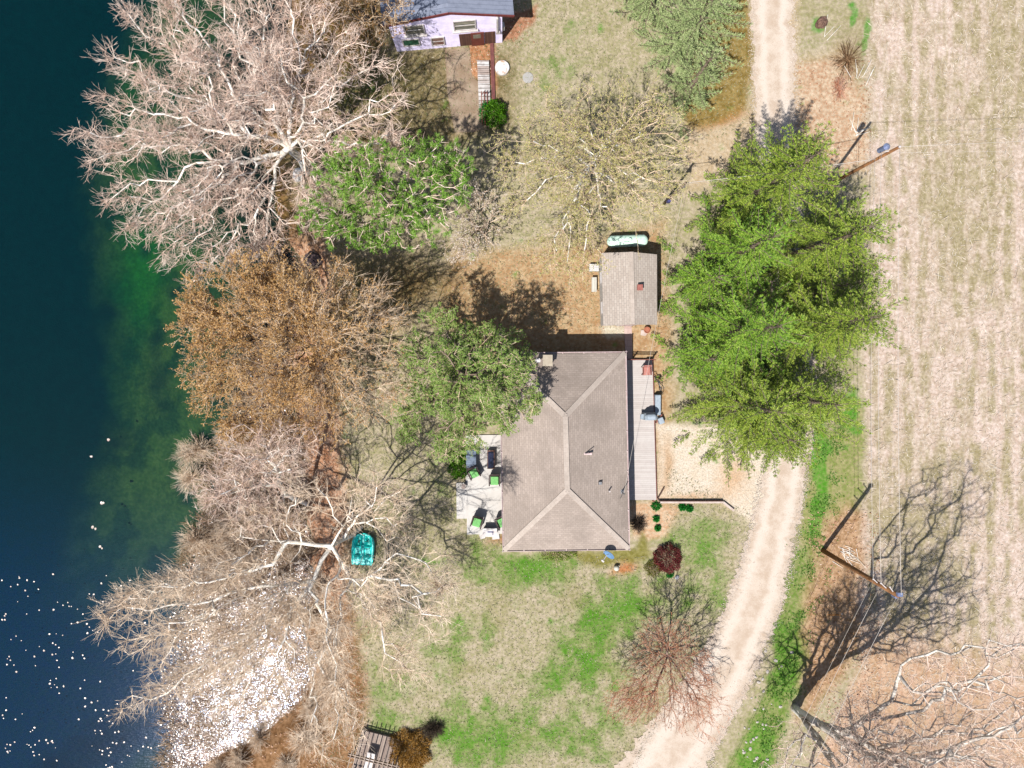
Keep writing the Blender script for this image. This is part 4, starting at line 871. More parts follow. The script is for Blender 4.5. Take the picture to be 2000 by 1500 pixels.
# satellite dish on the south eave
b = P(1181, 1082, 2.7); dish = empty('satellite_dish', (b.x, b.y, 2.62), 'small blue-grey satellite dish fixed at the lower eave of the house roof', 'satellite dish')
M_dish = m_plain('dish_grey_blue', C(128, 172, 216), C(110, 150, 196), 4, .35)
fw = Vector((-.62, -.62, .5)).normalized(); ctr = Vector((.26, .14, .62)); u = fw.cross(Vector((0, 0, 1))).normalized(); v = u.cross(fw)
mb = MB(); vs = []; fs = []; NR, NA = 5, 20
for j in range(NR + 1):
    rr = .40 * j / NR
    for k in range(NA): a = 2 * math.pi * k / NA; vs.append(ctr + u * rr * math.cos(a) * .92 + v * rr * math.sin(a) + fw * (.5 * rr * rr))
for j in range(NR):
    for k in range(NA): fs.append((j * NA + k, j * NA + (k + 1) % NA, (j + 1) * NA + (k + 1) % NA, (j + 1) * NA + k))
mb.add(vs, fs); mb.add([x - fw * .025 for x in vs], [f[::-1] for f in fs]); mb.tube([ctr + u * .37 * math.cos(a) + v * .40 * math.sin(a) + fw * .075 for a in np.linspace(0, 2 * math.pi, 25)], .012, 6, False)
mb.build('reflector', M_dish, dish, smooth=True)
MB().tube([(0, 0, 0), (.05, .02, .3), ctr - fw * .03], .03, 8).box((0, .1, .02), (.2, .25, .03)).build('mast', M_metal, dish)
arm = ctr + fw * .55 - v * .36; MB().bar(ctr - v * .36, arm, .055, .05).build('arm', M_white, dish); MB().box(arm, (.2, .1, .1), rz=-.7).tube([arm, arm - fw * .12], .045, 10).build('feed_horn', M_white, dish)

# concrete patio
M_conc = m_plain('pale_concrete', C(242, 236, 228), C(228, 220, 210), .8, .85, bump=.1)
f_ = lambda x, y, z=.1: (P(x, y, z).x, P(x, y, z).y)
pt = empty('concrete_patio', tuple(P(935, 960, 0)), 'pale concrete patio slab along the left side of the house', 'patio')
xr = w[0][0] + .0
MB().prism([f_(910, 850), (xr, P(0, 850, 0).y), (xr, P(0, 1044, 0).y), f_(912, 1044), f_(912, 942.6), f_(910, 942)], -.1, .10).build('slab', M_conc, pt, world=True)
MB().prism([f_(891, 943), f_(911.6, 943), f_(911.9, 1013), f_(892, 1013)], -.1, .09).build('step_slab', M_conc, pt, world=True)

# wooden deck on the right
M_deck = m_planks('deck_boards', C(232, 222, 214), C(220, 208, 200), .145, .55, axis='V', gap=.02, wear=.2)
M_redw = m_plain('red_stained_timber', C(168, 104, 88), C(136, 80, 68), 5, .8)
dk = empty('wooden_deck', tuple(P(1255, 850, 0)), 'long pale board deck along the right side of the house', 'deck')
xw = w[1][0] + .01; y0 = P(0, 703, .38).y; y1 = P(0, 979, .38).y
MB().prism([(xw, y0), (P(1274, 703, .38).x, y0), (P(1282, 979, .38).x, y1), (xw, y1)], .30, .38).build('deck_boards', M_deck, dk, world=True)
fr_ = MB()
for t in (0, .25, .5, .75, 1):
    y = y0 + (y1 - y0) * t; 
    for x in (xw + .1, P(1276 + 6 * t, 703, .38).x - .1): fr_.box((x, y - .08 + .16 * (1 - t) * 0, .15), (.1, .1, .30))
fr_.bar((P(1274, 703, .38).x + .03, y0, .26), (P(1282, 979, .38).x + .03, y1, .26), .05, .2); fr_.build('frame', M_redw, dk, world=True)
rl = MB()
for yy, z in ((702, .85), (702, 1.15)): rl.bar((xw, y0 + .03, z), (P(1276, 703, .38).x, y0 + .03, z), .05, .08)
for t in (0, .5, 1): rl.box((xw + .05 + (P(1275, 703, .38).x - xw - .1) * t, y0 + .03, .7), (.08, .08, 1.1))
rl.build('railing', M_redw, dk, world=True)
# brick stepping path
M_paver = m_shingle('brick_pavers', C(236, 208, 196), C(222, 190, 178), .42, .42, .6, .2)
ph = MB().prism([f_(1219, 637, .05), f_(1234, 637, .05), f_(1235.5, 702, .05), f_(1222, 702, .05)], -.03, .045)
tag(ph.build('paver_path', M_paver), 'pinkish square paver path from the shed door to the deck', 'path')

# shed
zs = 2.35; zr2 = 2.9
sb = P(1228, 568, 0); shed = empty('garden_shed', tuple(sb), 'white-walled shed with worn grey shingle roof beside the spruces', 'shed')
q = [pz(1175, 494, zs), pz(1283, 497, zs), pz(1283.5, 634, zs), pz(1178.5, 636.5, zs)]; rt_, rb_ = pz(1233, 492, zr2), pz(1236, 634, zr2)
M_roof2 = m_shingle('worn_shingles', C(214, 200, 186), C(196, 180, 166), .3, .16, .6, .25)
m = MB().add([q[0], q[3], rb_, rt_], [(0, 1, 2, 3)]); m.add([q[2], q[1], rt_, rb_], [(0, 1, 2, 3)])
dn = np.array([0, 0, .1]); m.add([q[0], q[1], q[2], q[3], rt_, rb_] - dn, [(4, 5, 3, 0), (5, 4, 1, 2)])
m.add([q[0], q[3], q[3] - dn, q[0] - dn], [(0, 3, 2, 1)]); m.add([q[2], q[1], q[1] - dn, q[2] - dn], [(0, 3, 2, 1)])
for a_, b_ in ((q[0], rt_), (rt_, q[1]), (q[2], rb_), (rb_, q[3])): m.add([a_, b_, b_ - dn, a_ - dn], [(0, 1, 2, 3)])
r2 = m.build('roof', M_roof2, shed, world=True)
o = MB().bar(rt_ + [0, 0, .02], rb_ + [0, 0, .02], .28, .03).build('ridge_cap', M_cap, r2); o.location = -Vector(shed.location)
i2 = [v + np.array([sx * dx, sy * .12, 0]) for v, sx, sy, dx in zip(q, (1, -1, -1, 1), (-1, -1, 1, 1), (.12, .1, .1, .12))]
wl = MB().prism([(v[0], v[1]) for v in i2], 0, zs - .12)
for a_, b_, c_ in ((i2[0], i2[1], rt_), (i2[3], i2[2], rb_)):
    y_ = a_[1]; ap = [(a_[0] + .1, y_, zs - .12), (b_[0] - .1, b_[1], zs - .12), (c_[0], (a_[1] + b_[1]) / 2, zr2 - .14)]; s_ = -1 if a_ is i2[0] else 1
    wl.add([ap[0], ap[1], ap[2]] + [(x, y + s_ * .08, z) for x, y, z in ap], [(0, 1, 2), (5, 4, 3), (0, 3, 4, 1), (1, 4, 5, 2), (2, 5, 3, 0)])
wl.build('wall', M_siding, shed, world=True)
hbc = np.array(sb); M_rdoor = m_planks('faded_red_door', C(214, 150, 146), C(200, 134, 130), .2)
wall_open(shed, i2[3], i2[2], .5, .05, 2.0, 1.1, M_rdoor, 'door'); wall_open(shed, i2[0], i2[3], .3, 1.0, 1.8, .8, M_glass, 'window'); wall_open(shed, i2[0], i2[3], .75, 1.0, 1.8, .8, M_glass, 'window')
p = P(1249, 562, 2.9); o = MB().box((p.x, p.y, 2.86), (.3, .32, .5)).box((p.x, p.y, 3.12), (.36, .38, .05)).build('chimney', m_plain('red_clay', C(196, 122, 108), C(170, 100, 88), 5), r2); o.location = -Vector(shed.location)
# propane tank
tk = empty('propane_tank', tuple(P(1222, 474, 0)), 'mint green horizontal gas tank behind the shed', 'gas tank', rz=math.atan2(6, 150))
M_mint = m_plain('mint_paint', C(214, 240, 222, .7), C(190, 220, 200, .66), 5, .55)
rr = .40; xs = [-1.40, -1.37, -1.28, -1.12, 1.12, 1.28, 1.37, 1.40]; rs = [.06, .17, .3, rr, rr, .3, .17, .06]
MB().tube([(x, 0, .72) for x in xs], rs, 22).build('tank_body', M_mint, tk, smooth=True)
for s in (-.8, .8): MB().box((s, 0, .18), (.12, .62, .36), taper=.8).build('leg', m_plain('tank_feet', C(150, 150, 144)), tk)
MB().tube([(.1, 0, 1.08), (.1, 0, 1.22)], .13, 14).ball((.1, 0, 1.22), (.13, .13, .06)).build('valve_cover', M_mint, tk, smooth=True)
# lilac house at the top
M_lilac = m_plain('lilac_render', C(240, 230, 255, .85), C(224, 212, 246, .8), 1.6, .8, bump=.1)
M_slate = m_planks('blue_grey_roofing', C(160, 166, 184), C(136, 144, 164), .26, .6, axis='U', wear=.35)
lb = P(878, 94, 0); lh = empty('lilac_house', tuple(lb), 'two-storey lilac rendered house with blue-grey roof cut by the top edge', 'house')
A0, B0 = pz(776, 101, 0), pz(981, 83, 0); A1, B1 = A0 + [0, 0, 4.05], B0 + [0, 0, 4.05]; dw = unit(B0 - A0); nw = np.array([-dw[1], dw[0], 0]); mid = (A0 + B0) / 2 + dw * .3; AP = mid + [0, 0, 4.95]
D = nw * 9.0
m = MB().add([A0, B0, B1, AP, A1], [(0, 1, 2, 3, 4)]); m.add([B0, B0 + D, B1 + D, B1], [(0, 1, 2, 3)]); m.add([A0, A1, A1 + D, A0 + D], [(0, 1, 2, 3)]); m.add([A0 + D, A1 + D, AP + D, B1 + D, B0 + D], [(0, 1, 2, 3, 4)])
m.build('wall', M_lilac, lh, world=True)
sl_l = (AP[2] - A1[2]) / np.linalg.norm((mid - A0)[:2]); sl_r = (AP[2] - B1[2]) / np.linalg.norm((B0 - mid)[:2]); oh = .75
up_ = np.array([0, 0, .06]); L0 = A1 - dw * .35 - [0, 0, sl_l * .35] + up_; R0 = B1 + dw * oh - [0, 0, sl_r * oh] + up_; T0 = AP + up_; fo = -nw * .12; bo = D + nw * .3; th = np.array([0, 0, .14])
m = MB(); V6 = [L0 + fo, T0 + fo, R0 + fo, L0 + bo, T0 + bo, R0 + bo]; m.add(V6 + [v + th for v in V6], [(0, 1, 4, 3), (1, 2, 5, 4), (7, 6, 9, 10), (8, 7, 10, 11), (0, 3, 9, 6), (2, 8, 11, 5), (3, 4, 10, 9), (4, 5, 11, 10)])
rfl = m.build('roof', M_slate, lh, world=True)
M_fas = m_plain('dark_red_fascia', C(150, 70, 66), C(120, 56, 54), 4); fb = MB()
for a_, b_ in ((L0, T0), (T0, R0)): fb.bar(a_ + fo - nw * .03 + [0, 0, .05], b_ + fo - nw * .03 + [0, 0, .05], .05, .22)
o = fb.build('fascia', M_fas, rfl); o.location = -Vector(lh.location)
def on_wall(t, z, n_=0.0): return A0 + (B0 - A0) * t - nw * n_ + np.array([0, 0, z])
ang = math.atan2(dw[1], dw[0]); Wl = np.linalg.norm(B0 - A0)
def lil_win(t, z, wd, h, pane_mat, nm='window', frame_mat=M_white, sill=True, bars=(0,)):
    f = MB(); c = on_wall(t, z, .03)
    for s, zz, dx, dz in ((-wd / 2 - .04, 0, .08, h + .16), (wd / 2 + .04, 0, .08, h + .16), (0, h / 2 + .04, wd, .08), (0, -h / 2 - .04, wd, .08)): f.box(c + dw * s + [0, 0, zz], (dx, .09, dz), rz=ang)
    for b_ in bars: f.box(c + [0, 0, b_ * h], (wd, .06, .05), rz=ang)
    fr = f.build(nm, frame_mat, lh, world=True)
    o = MB().box(on_wall(t, z, .015), (wd - .004, .03, h - .004), rz=ang).build('pane', pane_mat, fr); o.location = -Vector(lh.location)
    if sill: o = MB().box(on_wall(t, z - h / 2 - .13, .09), (wd + .35, .18, .07), rz=ang).build('sill', M_white, fr); o.location = -Vector(lh.location)
M_curt = m_planks('window_with_blind', C(208, 200, 176), C(120, 120, 110), .16, .3, gap=.06)
lil_win(.215, 3.02, 1.15, 1.15, M_curt); lil_win(.665, 3.08, 1.3, 1.15, M_curt)
lil_win(.155, 1.28, 1.0, .85, m_plain('green_shutter', C(70, 130, 96), C(50, 104, 76), 4), sill=False, bars=())
lil_win(.40, 1.12, .75, 1.05, m_plain('tan_and_rust_pane', C(176, 150, 136), C(140, 74, 58), 1.2), sill=False)
M_oldw = m_planks('old_wood_panel', C(136, 96, 80), C(108, 74, 64), .16, .4, axis='U'); dr = MB()
dr.box(on_wall(.655, .95, .02), (.78, .05, 1.7), rz=ang); dr.build('side_panel', M_oldw, lh, world=True); MB().box(on_wall(.885, .95, .02), (.7, .05, 1.7), rz=ang).build('side_panel', M_oldw, lh, world=True)
dd_ = MB().box(on_wall(.77, .95, .045), (.86, .08, 1.84), rz=ang).build('door', m_plain('rust_red_door', C(140, 72, 58), C(116, 58, 48), 5), lh, world=True)
o = MB().box(on_wall(.765, 1.45, .095), (.5, .02, .5), rz=ang).build('pane', m_plain('door_pane', C(160, 150, 130)), dd_); o.location = -Vector(lh.location)
MB().tube([on_wall(.955, 3.9, .16), on_wall(.955, 2.0, .16)], .075, 10).tube([on_wall(.955, 3.9, .16), on_wall(.955, 4.05, 0)], .075, 10).box(on_wall(.96, 1.85, .1), (.26, .18, .3), rz=ang).build('vent_stack', M_white, lh, world=True)
MB().box(on_wall(1.0, 1.6, -.35) + dw * .09, (.18, .34, .5), rz=ang).build('meter_box', M_white, lh, world=True)

# court slab, boardwalk, edging, lids
ct = MB().prism([f_(869, 98, 0), f_(917, 94, 0), f_(922, 150, 0), f_(934, 160, 0), f_(944, 200, 0), f_(950, 248, 0), f_(925, 258, 0), f_(888, 258, 0), f_(874, 180, 0)], -.05, .02)
tag(ct.build('worn_slab', m_plain('dirty_concrete', C(190, 168, 144), C(160, 134, 108), .9, .9, bump=.3)), 'stained brown concrete slab before the lilac house door', 'slab')
M_old = m_planks('weathered_white_boards', C(244, 240, 236), C(190, 168, 156), .28, .4, axis='V', gap=.04, wear=.5)
bw_ = empty('boardwalk_stairs', tuple(P(946, 165, 0)), 'weathered white wooden steps beside the dark red edging board', 'stairs'); bm = MB()
nst = 12
for i in range(nst):
    t = i / (nst - 1); c = np.array(P(943.5 + 3 * t, 122 + 84 * t, .3)); bm.box((c[0], c[1], .30 - .022 * i), (.80, .235, .05), rz=.02 * ((i * 7) % 3 - 1))
bm.build('treads', M_old, bw_, world=True); s1 = MB()
for sx in (-.36, .36):
    a_, b_ = P(943.5, 120, 0), P(946.5, 208, 0); s1.bar((a_.x + sx, a_.y, .2), (b_.x + sx, b_.y, .0), .05, .14)
s1.build('stringers', m_plain('old_timber', C(170, 150, 136)), bw_, world=True)
ra = MB()
for x in (940, 945.5, 951):
    a_, b_ = P(x, 178, .9), P(x + 2, 240, .45); ra.tube([(a_.x, a_.y, .15), a_, b_, (b_.x, b_.y, 0)], .025, 6)
for y in (182, 215): ra.tube([P(939, y, .8), P(953, y, .8)], .02, 6)
tag(ra.build('pipe_handrail', m_plain('rusty_pipe', C(170, 86, 66), C(120, 66, 56), 6)), 'rusty pipe handrail over the lower end of the white wooden steps', 'handrail')
eb = MB().prism([f_(957, 84, .12), f_(964, 84, .12), f_(968, 216, .12), f_(961, 216, .12)], -.05, .14)
tag(eb.build('timber_edging', m_plain('dark_red_board', C(146, 84, 78), C(116, 66, 62), 4)), 'dark red edging board running down from the lilac house door', 'edging')
def lid(px, py, r, h, label, mat, name):
    o = MB().tube([(0, 0, 0), (0, 0, h * .8), (0, 0, h)], [r, r, r * .93], 30).build('drum', mat, None); o.name = name; o.location = P(px, py, 0); tag(o, label, 'lid'); return o
n = N('stained_white_lid'); M_lid = n.done(n.pbr(n.mix(n.ramp(n.noise(n.obj(), 3.2, 5, .7), .52, .62), C(252, 248, 244), C(214, 180, 152)), .6, 0, .3))
lid(981, 134, .50, .25, 'stained white round tank lid near the red edging board', M_lid, 'tank_lid')
lid(1031, 152, .37, .06, 'flat pale grey round cover on the upper lawn', m_plain('grey_cover', C(204, 200, 194), C(190, 186, 180), 8, .8), 'septic_cover')

# ------------------------------------------------------------------ patio and deck furniture
M_wick = m_planks('brown_wicker', C(104, 88, 82), C(80, 66, 62), .03, .5, gap=.008); M_cush = m_plain('green_cushion', C(132, 196, 118, .6), C(112, 176, 100, .55), 8, .9); M_dgl = m_plain('blue_black_top', C(52, 60, 92), C(44, 52, 80), 2, .15, 0, .6, 0)
def armchair(label, px, py, rz):
    t = empty('wicker_armchair', tuple(P(px, py, .1)), label, 'armchair', rz, 'green-cushioned wicker chairs on the patio')
    MB().box((0, 0, .24), (.56, .58, .16)).build('seat_frame', M_wick, t); MB().box((0, .03, .38), (.50, .54, .12)).build('seat_cushion', M_cush, t, bevel=.03)
    MB().box((0, -.34, .50), (.62, .10, .60), rx=.2).build('backrest', M_wick, t)
    for s in (-1, 1): MB().box((s * .33, .0, .56), (.08, .70, .05)).box((s * .33, .30, .3), (.06, .06, .5)).box((s * .33, -.02, .40), (.03, .52, .28)).build('armrest', M_wick, t)
    for sx in (-1, 1):
        for sy in (-1, 1): MB().box((sx * .26, sy * .26, .08), (.05, .05, .16)).build('leg', M_wick, t)
    t.scale = (1.08, 1.08, 1.08)
    return t
armchair('green-cushioned wicker armchair angled beside the blue-grey table', 926, 922, R(205)); armchair('green-cushioned wicker armchair close to the house wall below the glass table', 966, 936, R(180))
armchair('green-cushioned wicker armchair left of the white fire table', 932, 1017, R(163)); armchair('green-cushioned wicker armchair half hidden under the roof edge', 980, 1017, R(205))
# long low table with glass top
t = empty('patio_table', tuple(P(959, 896, .1)), 'narrow brown framed table with blue-black glass top', 'table')
MB().box((0, 0, .45), (.50, 1.28, .05)).build('table_frame', m_plain('brown_frame', C(150, 106, 88), C(124, 84, 70)), t); MB().box((0, 0, .486), (.38, 1.12, .02)).build('table_top', M_dgl, t)
for sx in (-1, 1):
    for sy in (-1, 1): MB().box((sx * .2, sy * .58, .21), (.06, .06, .42)).build('leg', M_wick, t)
t = empty('patio_table', tuple(P(921, 894, .1)), 'blue-grey slatted table between the green bush and the glass table', 'table')
M_bg = m_planks('blue_grey_slats', C(150, 164, 184), C(128, 142, 164), .12, .6)
MB().box((0, 0, .70), (.68, 1.25, .04)).build('table_top', M_bg, t)
for sx in (-1, 1):
    for sy in (-1, 1): MB().box((sx * .28, sy * .55, .34), (.05, .05, .68)).build('leg', M_metal, t)
t = empty('side_table', tuple(P(906, 948, .09)), 'tiny brown side table on the patio step slab', 'table')
MB().box((0, 0, .42), (.26, .32, .04)).build('table_top', m_plain('taupe_top', C(176, 156, 146)), t)
for sx in (-1, 1):
    for sy in (-1, 1): MB().box((sx * .12, sy * .14, .2), (.03, .03, .4)).build('leg', M_wick, t)
t = empty('white_fire_table', tuple(P(957, 1036, .1)), 'white rectangular fire table at the lower end of the patio', 'table')
MB().box((0, 0, .3), (.86, .46, .6)).build('table_body', m_plain('fire_table_side', C(216, 210, 220)), t); MB().box((0, 0, .62), (1.0, .58, .05)).build('table_top', M_white, t); MB().box((.05, .05, .652), (.42, .1, .02)).box((.21, -.05, .652), (.06, .22, .02)).build('burner', m_plain('burner_grey', C(140, 140, 170)), t)
tag(MB().box(P(968, 1046, .05), (.5, .5, .14), rz=.1).build('stepping_stone', m_plain('white_stone', C(246, 240, 234), C(220, 210, 200), 4, .8)), 'larger white stepping stone touching the house wall at the lower patio corner', 'stone')
tag(MB().box(P(942, 1047, .03), (.36, .36, .1), rz=.3).build('stepping_stone', bpy.data.materials['white_stone']), 'smaller white stepping stone left of the white fire table', 'stone')
# deck things
t = empty('deck_chair', tuple(P(1261, 724, .38)), 'faded terracotta lounge chair at the top end of the deck', 'chair', R(182))
M_terra = m_plain('faded_terracotta', C(222, 152, 136), C(204, 132, 118), 6)
MB().box((0, .02, .36), (.50, .56, .05)).build('seat', M_terra, t); MB().box((0, -.30, .62), (.52, .05, .62), rx=.22).build('backrest', M_terra, t)
for s in (-1, 1): MB().box((s * .29, 0, .56), (.06, .6, .03)).box((s * .29, .26, .28), (.04, .04, .56)).box((s * .29, -.26, .28), (.04, .04, .56)).build('armrest', M_redw, t)
M_cov = m_plain('pale_blue_cover', C(196, 208, 218), C(170, 184, 196), 5, .6, bump=.4, bd=.03)
t = empty('covered_grill', tuple(P(1266, 812, .38)), 'grill under a pale blue-grey cover on the deck', 'grill', .03)
MB().box((0, 0, .45), (.86, .52, .9), taper=.9).tube([(-.36, 0, .9), (-.2, 0, 1.04), (.2, 0, 1.04), (.36, 0, .9)], [.16, .24, .24, .16], 10).build('cover', M_cov, t, smooth=False, bevel=.04); MB().box((-.55, .0, .62), (.24, .34, .05), ry=.2).build('side_shelf', M_cov, t)
t = empty('covered_bench', tuple(P(1282, 790, 0)), 'long pale blue-white covered bench half hidden by the spruce at the deck edge', 'bench', .0)
MB().box((0, 0, .3), (.42, 1.5, .6), taper=.94).build('cover', M_cov, t, bevel=.05); MB().box((.26, -1.1, .25), (.4, .5, .5), rz=.4, taper=.9).build('side_cover', M_cov, t, bevel=.05)
mb = MB().bar(P(1281, 826, .1), P(1293, 809, .3), .09).bar(P(1286, 818, .2), P(1294, 820, .1), .08); tag(mb.build('timber_bracket', M_redw), 'dark crossed timbers at the deck edge below the covered bench', 'timber')
wh = MB().tube([(.3 * math.cos(a), .05 * math.sin(a * 3), .33 + .3 * math.sin(a)) for a in np.linspace(0, 6.28, 20)], .022, 6, False).tube([(.95 + .3 * math.cos(a), 0, .33 + .3 * math.sin(a)) for a in np.linspace(0, 6.28, 20)], .022, 6, False)
t = empty('black_bicycle', tuple(P(1278, 738, .0)), 'black bicycle leaning by the deck under the spruce branches', 'bicycle', R(-65)); wh.build('wheels', m_plain('rubber', (.02, .02, .02)), t)
MB().tube([(0, 0, .33), (.3, 0, .72), (.75, 0, .78), (.95, 0, .33)], .02, 6).tube([(.3, 0, .72), (.42, 0, .33), (.75, 0, .75)], .02, 6).tube([(.75, 0, .78), (.78, 0, .98)], .015, 6).tube([(.78, -.25, .98), (.78, .25, .98)], .015, 6).build('frame', M_metal, t); MB().box((.28, 0, .9), (.22, .12, .05)).build('saddle', m_plain('saddle', (.02, .02, .02)), t)
# timber edging and bed by the drive
M_edge = m_plain('pinkish_white_timber', C(238, 220, 208), C(214, 190, 174), 3, .8)
te = empty('timber_retaining_edge', tuple(P(1350, 979, 0)), 'low timber edging between sandy parking patch and front lawn', 'edging')
MB().bar(P(1289, 980.5, .12), P(1412, 980.5, .12), .13, .26).bar(P(1412, 980.5, .10), P(1433, 997, .10), .15, .22).build('edging_timbers', M_edge, te, world=True)
MB().bar(P(1288, 978.4, .17), P(1411, 978.4, .17), .05, .22).build('shadow_line_strip', m_plain('painted_shadow_brown', C(110, 72, 60), C(90, 60, 52)), te, world=True)  # dark strip imitates the shadow line along the edging
tag(MB().bar(P(1284.5, 974, .12), P(1297, 952, .12), .08, .12).build('loose_board', m_plain('dark_board', C(112, 80, 64), C(90, 62, 52))), 'dark loose board lying diagonally off the deck corner', 'board')
tag(MB().bar(P(1285, 975, .1), P(1292, 982, .1), .08, .1).build('loose_board', m_plain('dark_board_end', C(118, 90, 78))), 'short dark board end at the corner of the timber edging', 'board')
# small round things
b = empty('white_garden_ball', tuple(P(1203, 1108, 0)), 'small white garden ornament on the lawn below the satellite dish', 'ornament')
MB().ball((0, 0, .24), (.2, .2, .2), 16, 10).build('ball', m_plain('cream_glaze', C(252, 248, 230)), b, smooth=True); MB().tube([(0, 0, 0), (0, 0, .1)], [.12, .08], 12).build('foot', M_white, b); MB().ball((.17, .14, .2), (.09, .06, .05)).build('spout', m_plain('cream_spout', C(240, 228, 200)), b, smooth=True)
pot = MB(); prof = [(.14, 0), (.2, .3), (.23, .32), (.23, .38), (.18, .38), (.16, .3)]
for i in range(len(prof) - 1): pot.tube([(0, 0, prof[i][1]), (0, 0, prof[i + 1][1] + .001)], [prof[i][0], prof[i + 1][0]], 18, cap=(i == 0))
pb = empty('terracotta_pot', tuple(P(1262, 645, 0)), 'terracotta pot by the lower wall of the shed', 'pot'); pot.build('pot_wall', m_plain('terracotta', C(206, 130, 96), C(184, 108, 80)), pb); MB().tube([(0, 0, .25), (0, 0, .3)], .17, 14).build('soil', m_plain('potting_soil', C(120, 90, 70)), pb)
tag(MB().prism([(-.22, -.16), (.1, -.24), (.3, 0), (.14, .2), (-.2, .18)], 0, .08).build('flat_stone', M_edge), 'pale flat stone beside the terracotta pot', 'stone').location = P(1257, 650, 0)
t = empty('white_crate', tuple(P(1159, 524, 0)), 'white wooden crate against the left wall of the shed', 'crate'); MB().box((0, 0, .18), (.62, .46, .36)).build('crate_body', M_white, t); MB().box((0, 0, .375), (.66, .5, .03)).build('lid', m_planks('crate_lid', C(250, 246, 242), C(230, 224, 220), .12), t)
t = empty('white_bench', tuple(P(1159, 557, 0)), 'narrow pale bench standing along the left side of the shed', 'bench'); MB().box((0, 0, .42), (.34, 1.0, .05)).build('seat', m_planks('bench_boards', C(244, 240, 226), C(226, 220, 204), .11, axis='U'), t)
for s in (-1, 1): MB().box((0, s * .4, .2), (.3, .06, .4)).build('leg', M_white, t)
# pedal boat: a height field over a rounded plan
bt = empty('pedal_boat', tuple(P(710.5, 1070, 0)), 'turquoise two-seat pedal boat lying on the bank under the bare tree', 'boat', R(-4))
n = N('turquoise_plastic'); M_turq = n.done(n.pbr(n.mix(n.ramp(n.noise(n.obj(), 5, 3), .4, .7), C(40, 232, 216, .75), C(16, 204, 196, .7)), .35, 0, .5)); M_turq2 = m_plain('pale_turquoise', C(110, 245, 232, .75), C(80, 230, 220, .7), 4, .4)
NU, NV = 26, 38; hw_, hl = .78, 1.12; vs = []; fs = []
def boat_h(x, y):
    h = .42; ax = abs(x)
    edge = max(ax / hw_, 0)
    if ax > .66: h += .03
    lane = math.exp(-((ax - .36) / .19) ** 4)
    if y > .15: h -= .26 * lane * (1 if y < .85 else max(0, 1 - (y - .85) / .15)) * min(1, (y - .15) / .1)       # footwells
    if -.45 < y <= .15: h -= .10 * lane                                                                            # seats
    if -.62 < y <= -.45: h += .22 * lane                                                                           # backs
    if y > .3 and ax < .12: h -= .12
    if y < -.7: h -= .10
    return h
for j in range(NV + 1):
    v_ = -1 + 2 * j / NV; wy_ = hw_ * (1 - max(0, v_ - .1) ** 3 * .55) * (1 - .10 * max(0, -v_) ** 3)
    for i in range(NU + 1):
        u_ = -1 + 2 * i / NU; x = u_ * wy_; y = v_ * hl - (.10 * u_ * u_ if v_ > .8 else 0)
        h = boat_h(u_ * hw_, v_ * hl); 
        if abs(u_) > .99 or abs(v_) > .99: h = .34
        vs.append((x, y, h))
for j in range(NV):
    for i in range(NU): a_ = j * (NU + 1) + i; fs.append((a_, a_ + 1, a_ + NU + 2, a_ + NU + 1))
rim = [i for i in range(NU + 1)] + [(j + 1) * (NU + 1) - 1 for j in range(1, NV + 1)] + [NV * (NU + 1) + i for i in range(NU - 1, -1, -1)] + [j * (NU + 1) for j in range(NV - 1, 0, -1)]
k0 = len(vs); vs += [(vs[i][0] * .86, vs[i][1] * .88, .0) for i in rim]; nr_ = len(rim)
for i in range(nr_): fs.append((rim[(i + 1) % nr_], rim[i], k0 + i, k0 + (i + 1) % nr_))
MB().add(vs, fs).build('hull', M_turq, bt, smooth=False)
for s in (-1, 1):
    MB().box((s * .36, -.14, .35), (.34, .46, .04)).box((s * .36, -.45, .55), (.36, .05, .34), rx=.25).build('seat', M_turq2, bt, bevel=.03)
MB().box((0, -.1, .48), (.16, .5, .1)).tube([(0, .1, .5), (0, .12, .68)], .018, 6).build('centre_console', M_turq2, bt); MB().tube([(-.4, .55, .3), (.4, .55, .3)], .02, 6).box((-.3, .5, .33), (.1, .06, .03)).box((.3, .6, .27), (.1, .06, .03)).build('pedals', m_plain('pedal_black', (.03, .03, .03)), bt)
# pergola over a small deck, bottom
pg = empty('pergola', tuple(P(735, 1475, 0)), 'grey timber pergola with crossed slats cut by the bottom edge', 'pergola', R(-15))
M_gw = m_plain('weathered_timber', C(206, 184, 164), C(160, 136, 118), 5)
for k in range(11): MB().box((-1.6 + k * .32, -.6, 2.18), (.05, 3.6, .10)).build('slat', M_gw, pg)
for y in (.85, .68): MB().box((0, y, 2.06), (3.6, .05, .14)).build('beam', M_gw, pg)
MB().box((0, -1.9, 2.06), (3.6, .05, .14)).build('beam', M_gw, pg)
for sx in (-1, 1):
    for y in (.77, -1.9): MB().box((sx * 1.5, y, 1.0), (.1, .1, 2.0)).build('post', M_gw, pg)
t = empty('platform_deck', tuple(P(738, 1472, 0)), 'low grey board platform under the pergola', 'deck', R(-15)); MB().box((0, 0, .1), (3.0, 3.0, .2)).build('boards', m_planks('grey_platform_boards', C(196, 176, 160), C(160, 138, 126), .14, axis='U'), t)
t = empty('white_lounger', tuple(P(722, 1487, .2)), 'white lounger standing on the board platform under the pergola', 'lounger', R(-15)); MB().box((0, 0, .32), (.6, 1.5, .06)).build('seat', M_white, t); MB().box((0, .8, .5), (.6, .5, .05), rx=.7).build('backrest', M_white, t)
for sx in (-1, 1):
    for sy in (-1, 1): MB().box((sx * .25, sy * .6, .15), (.05, .05, .3)).build('leg', M_white, t)
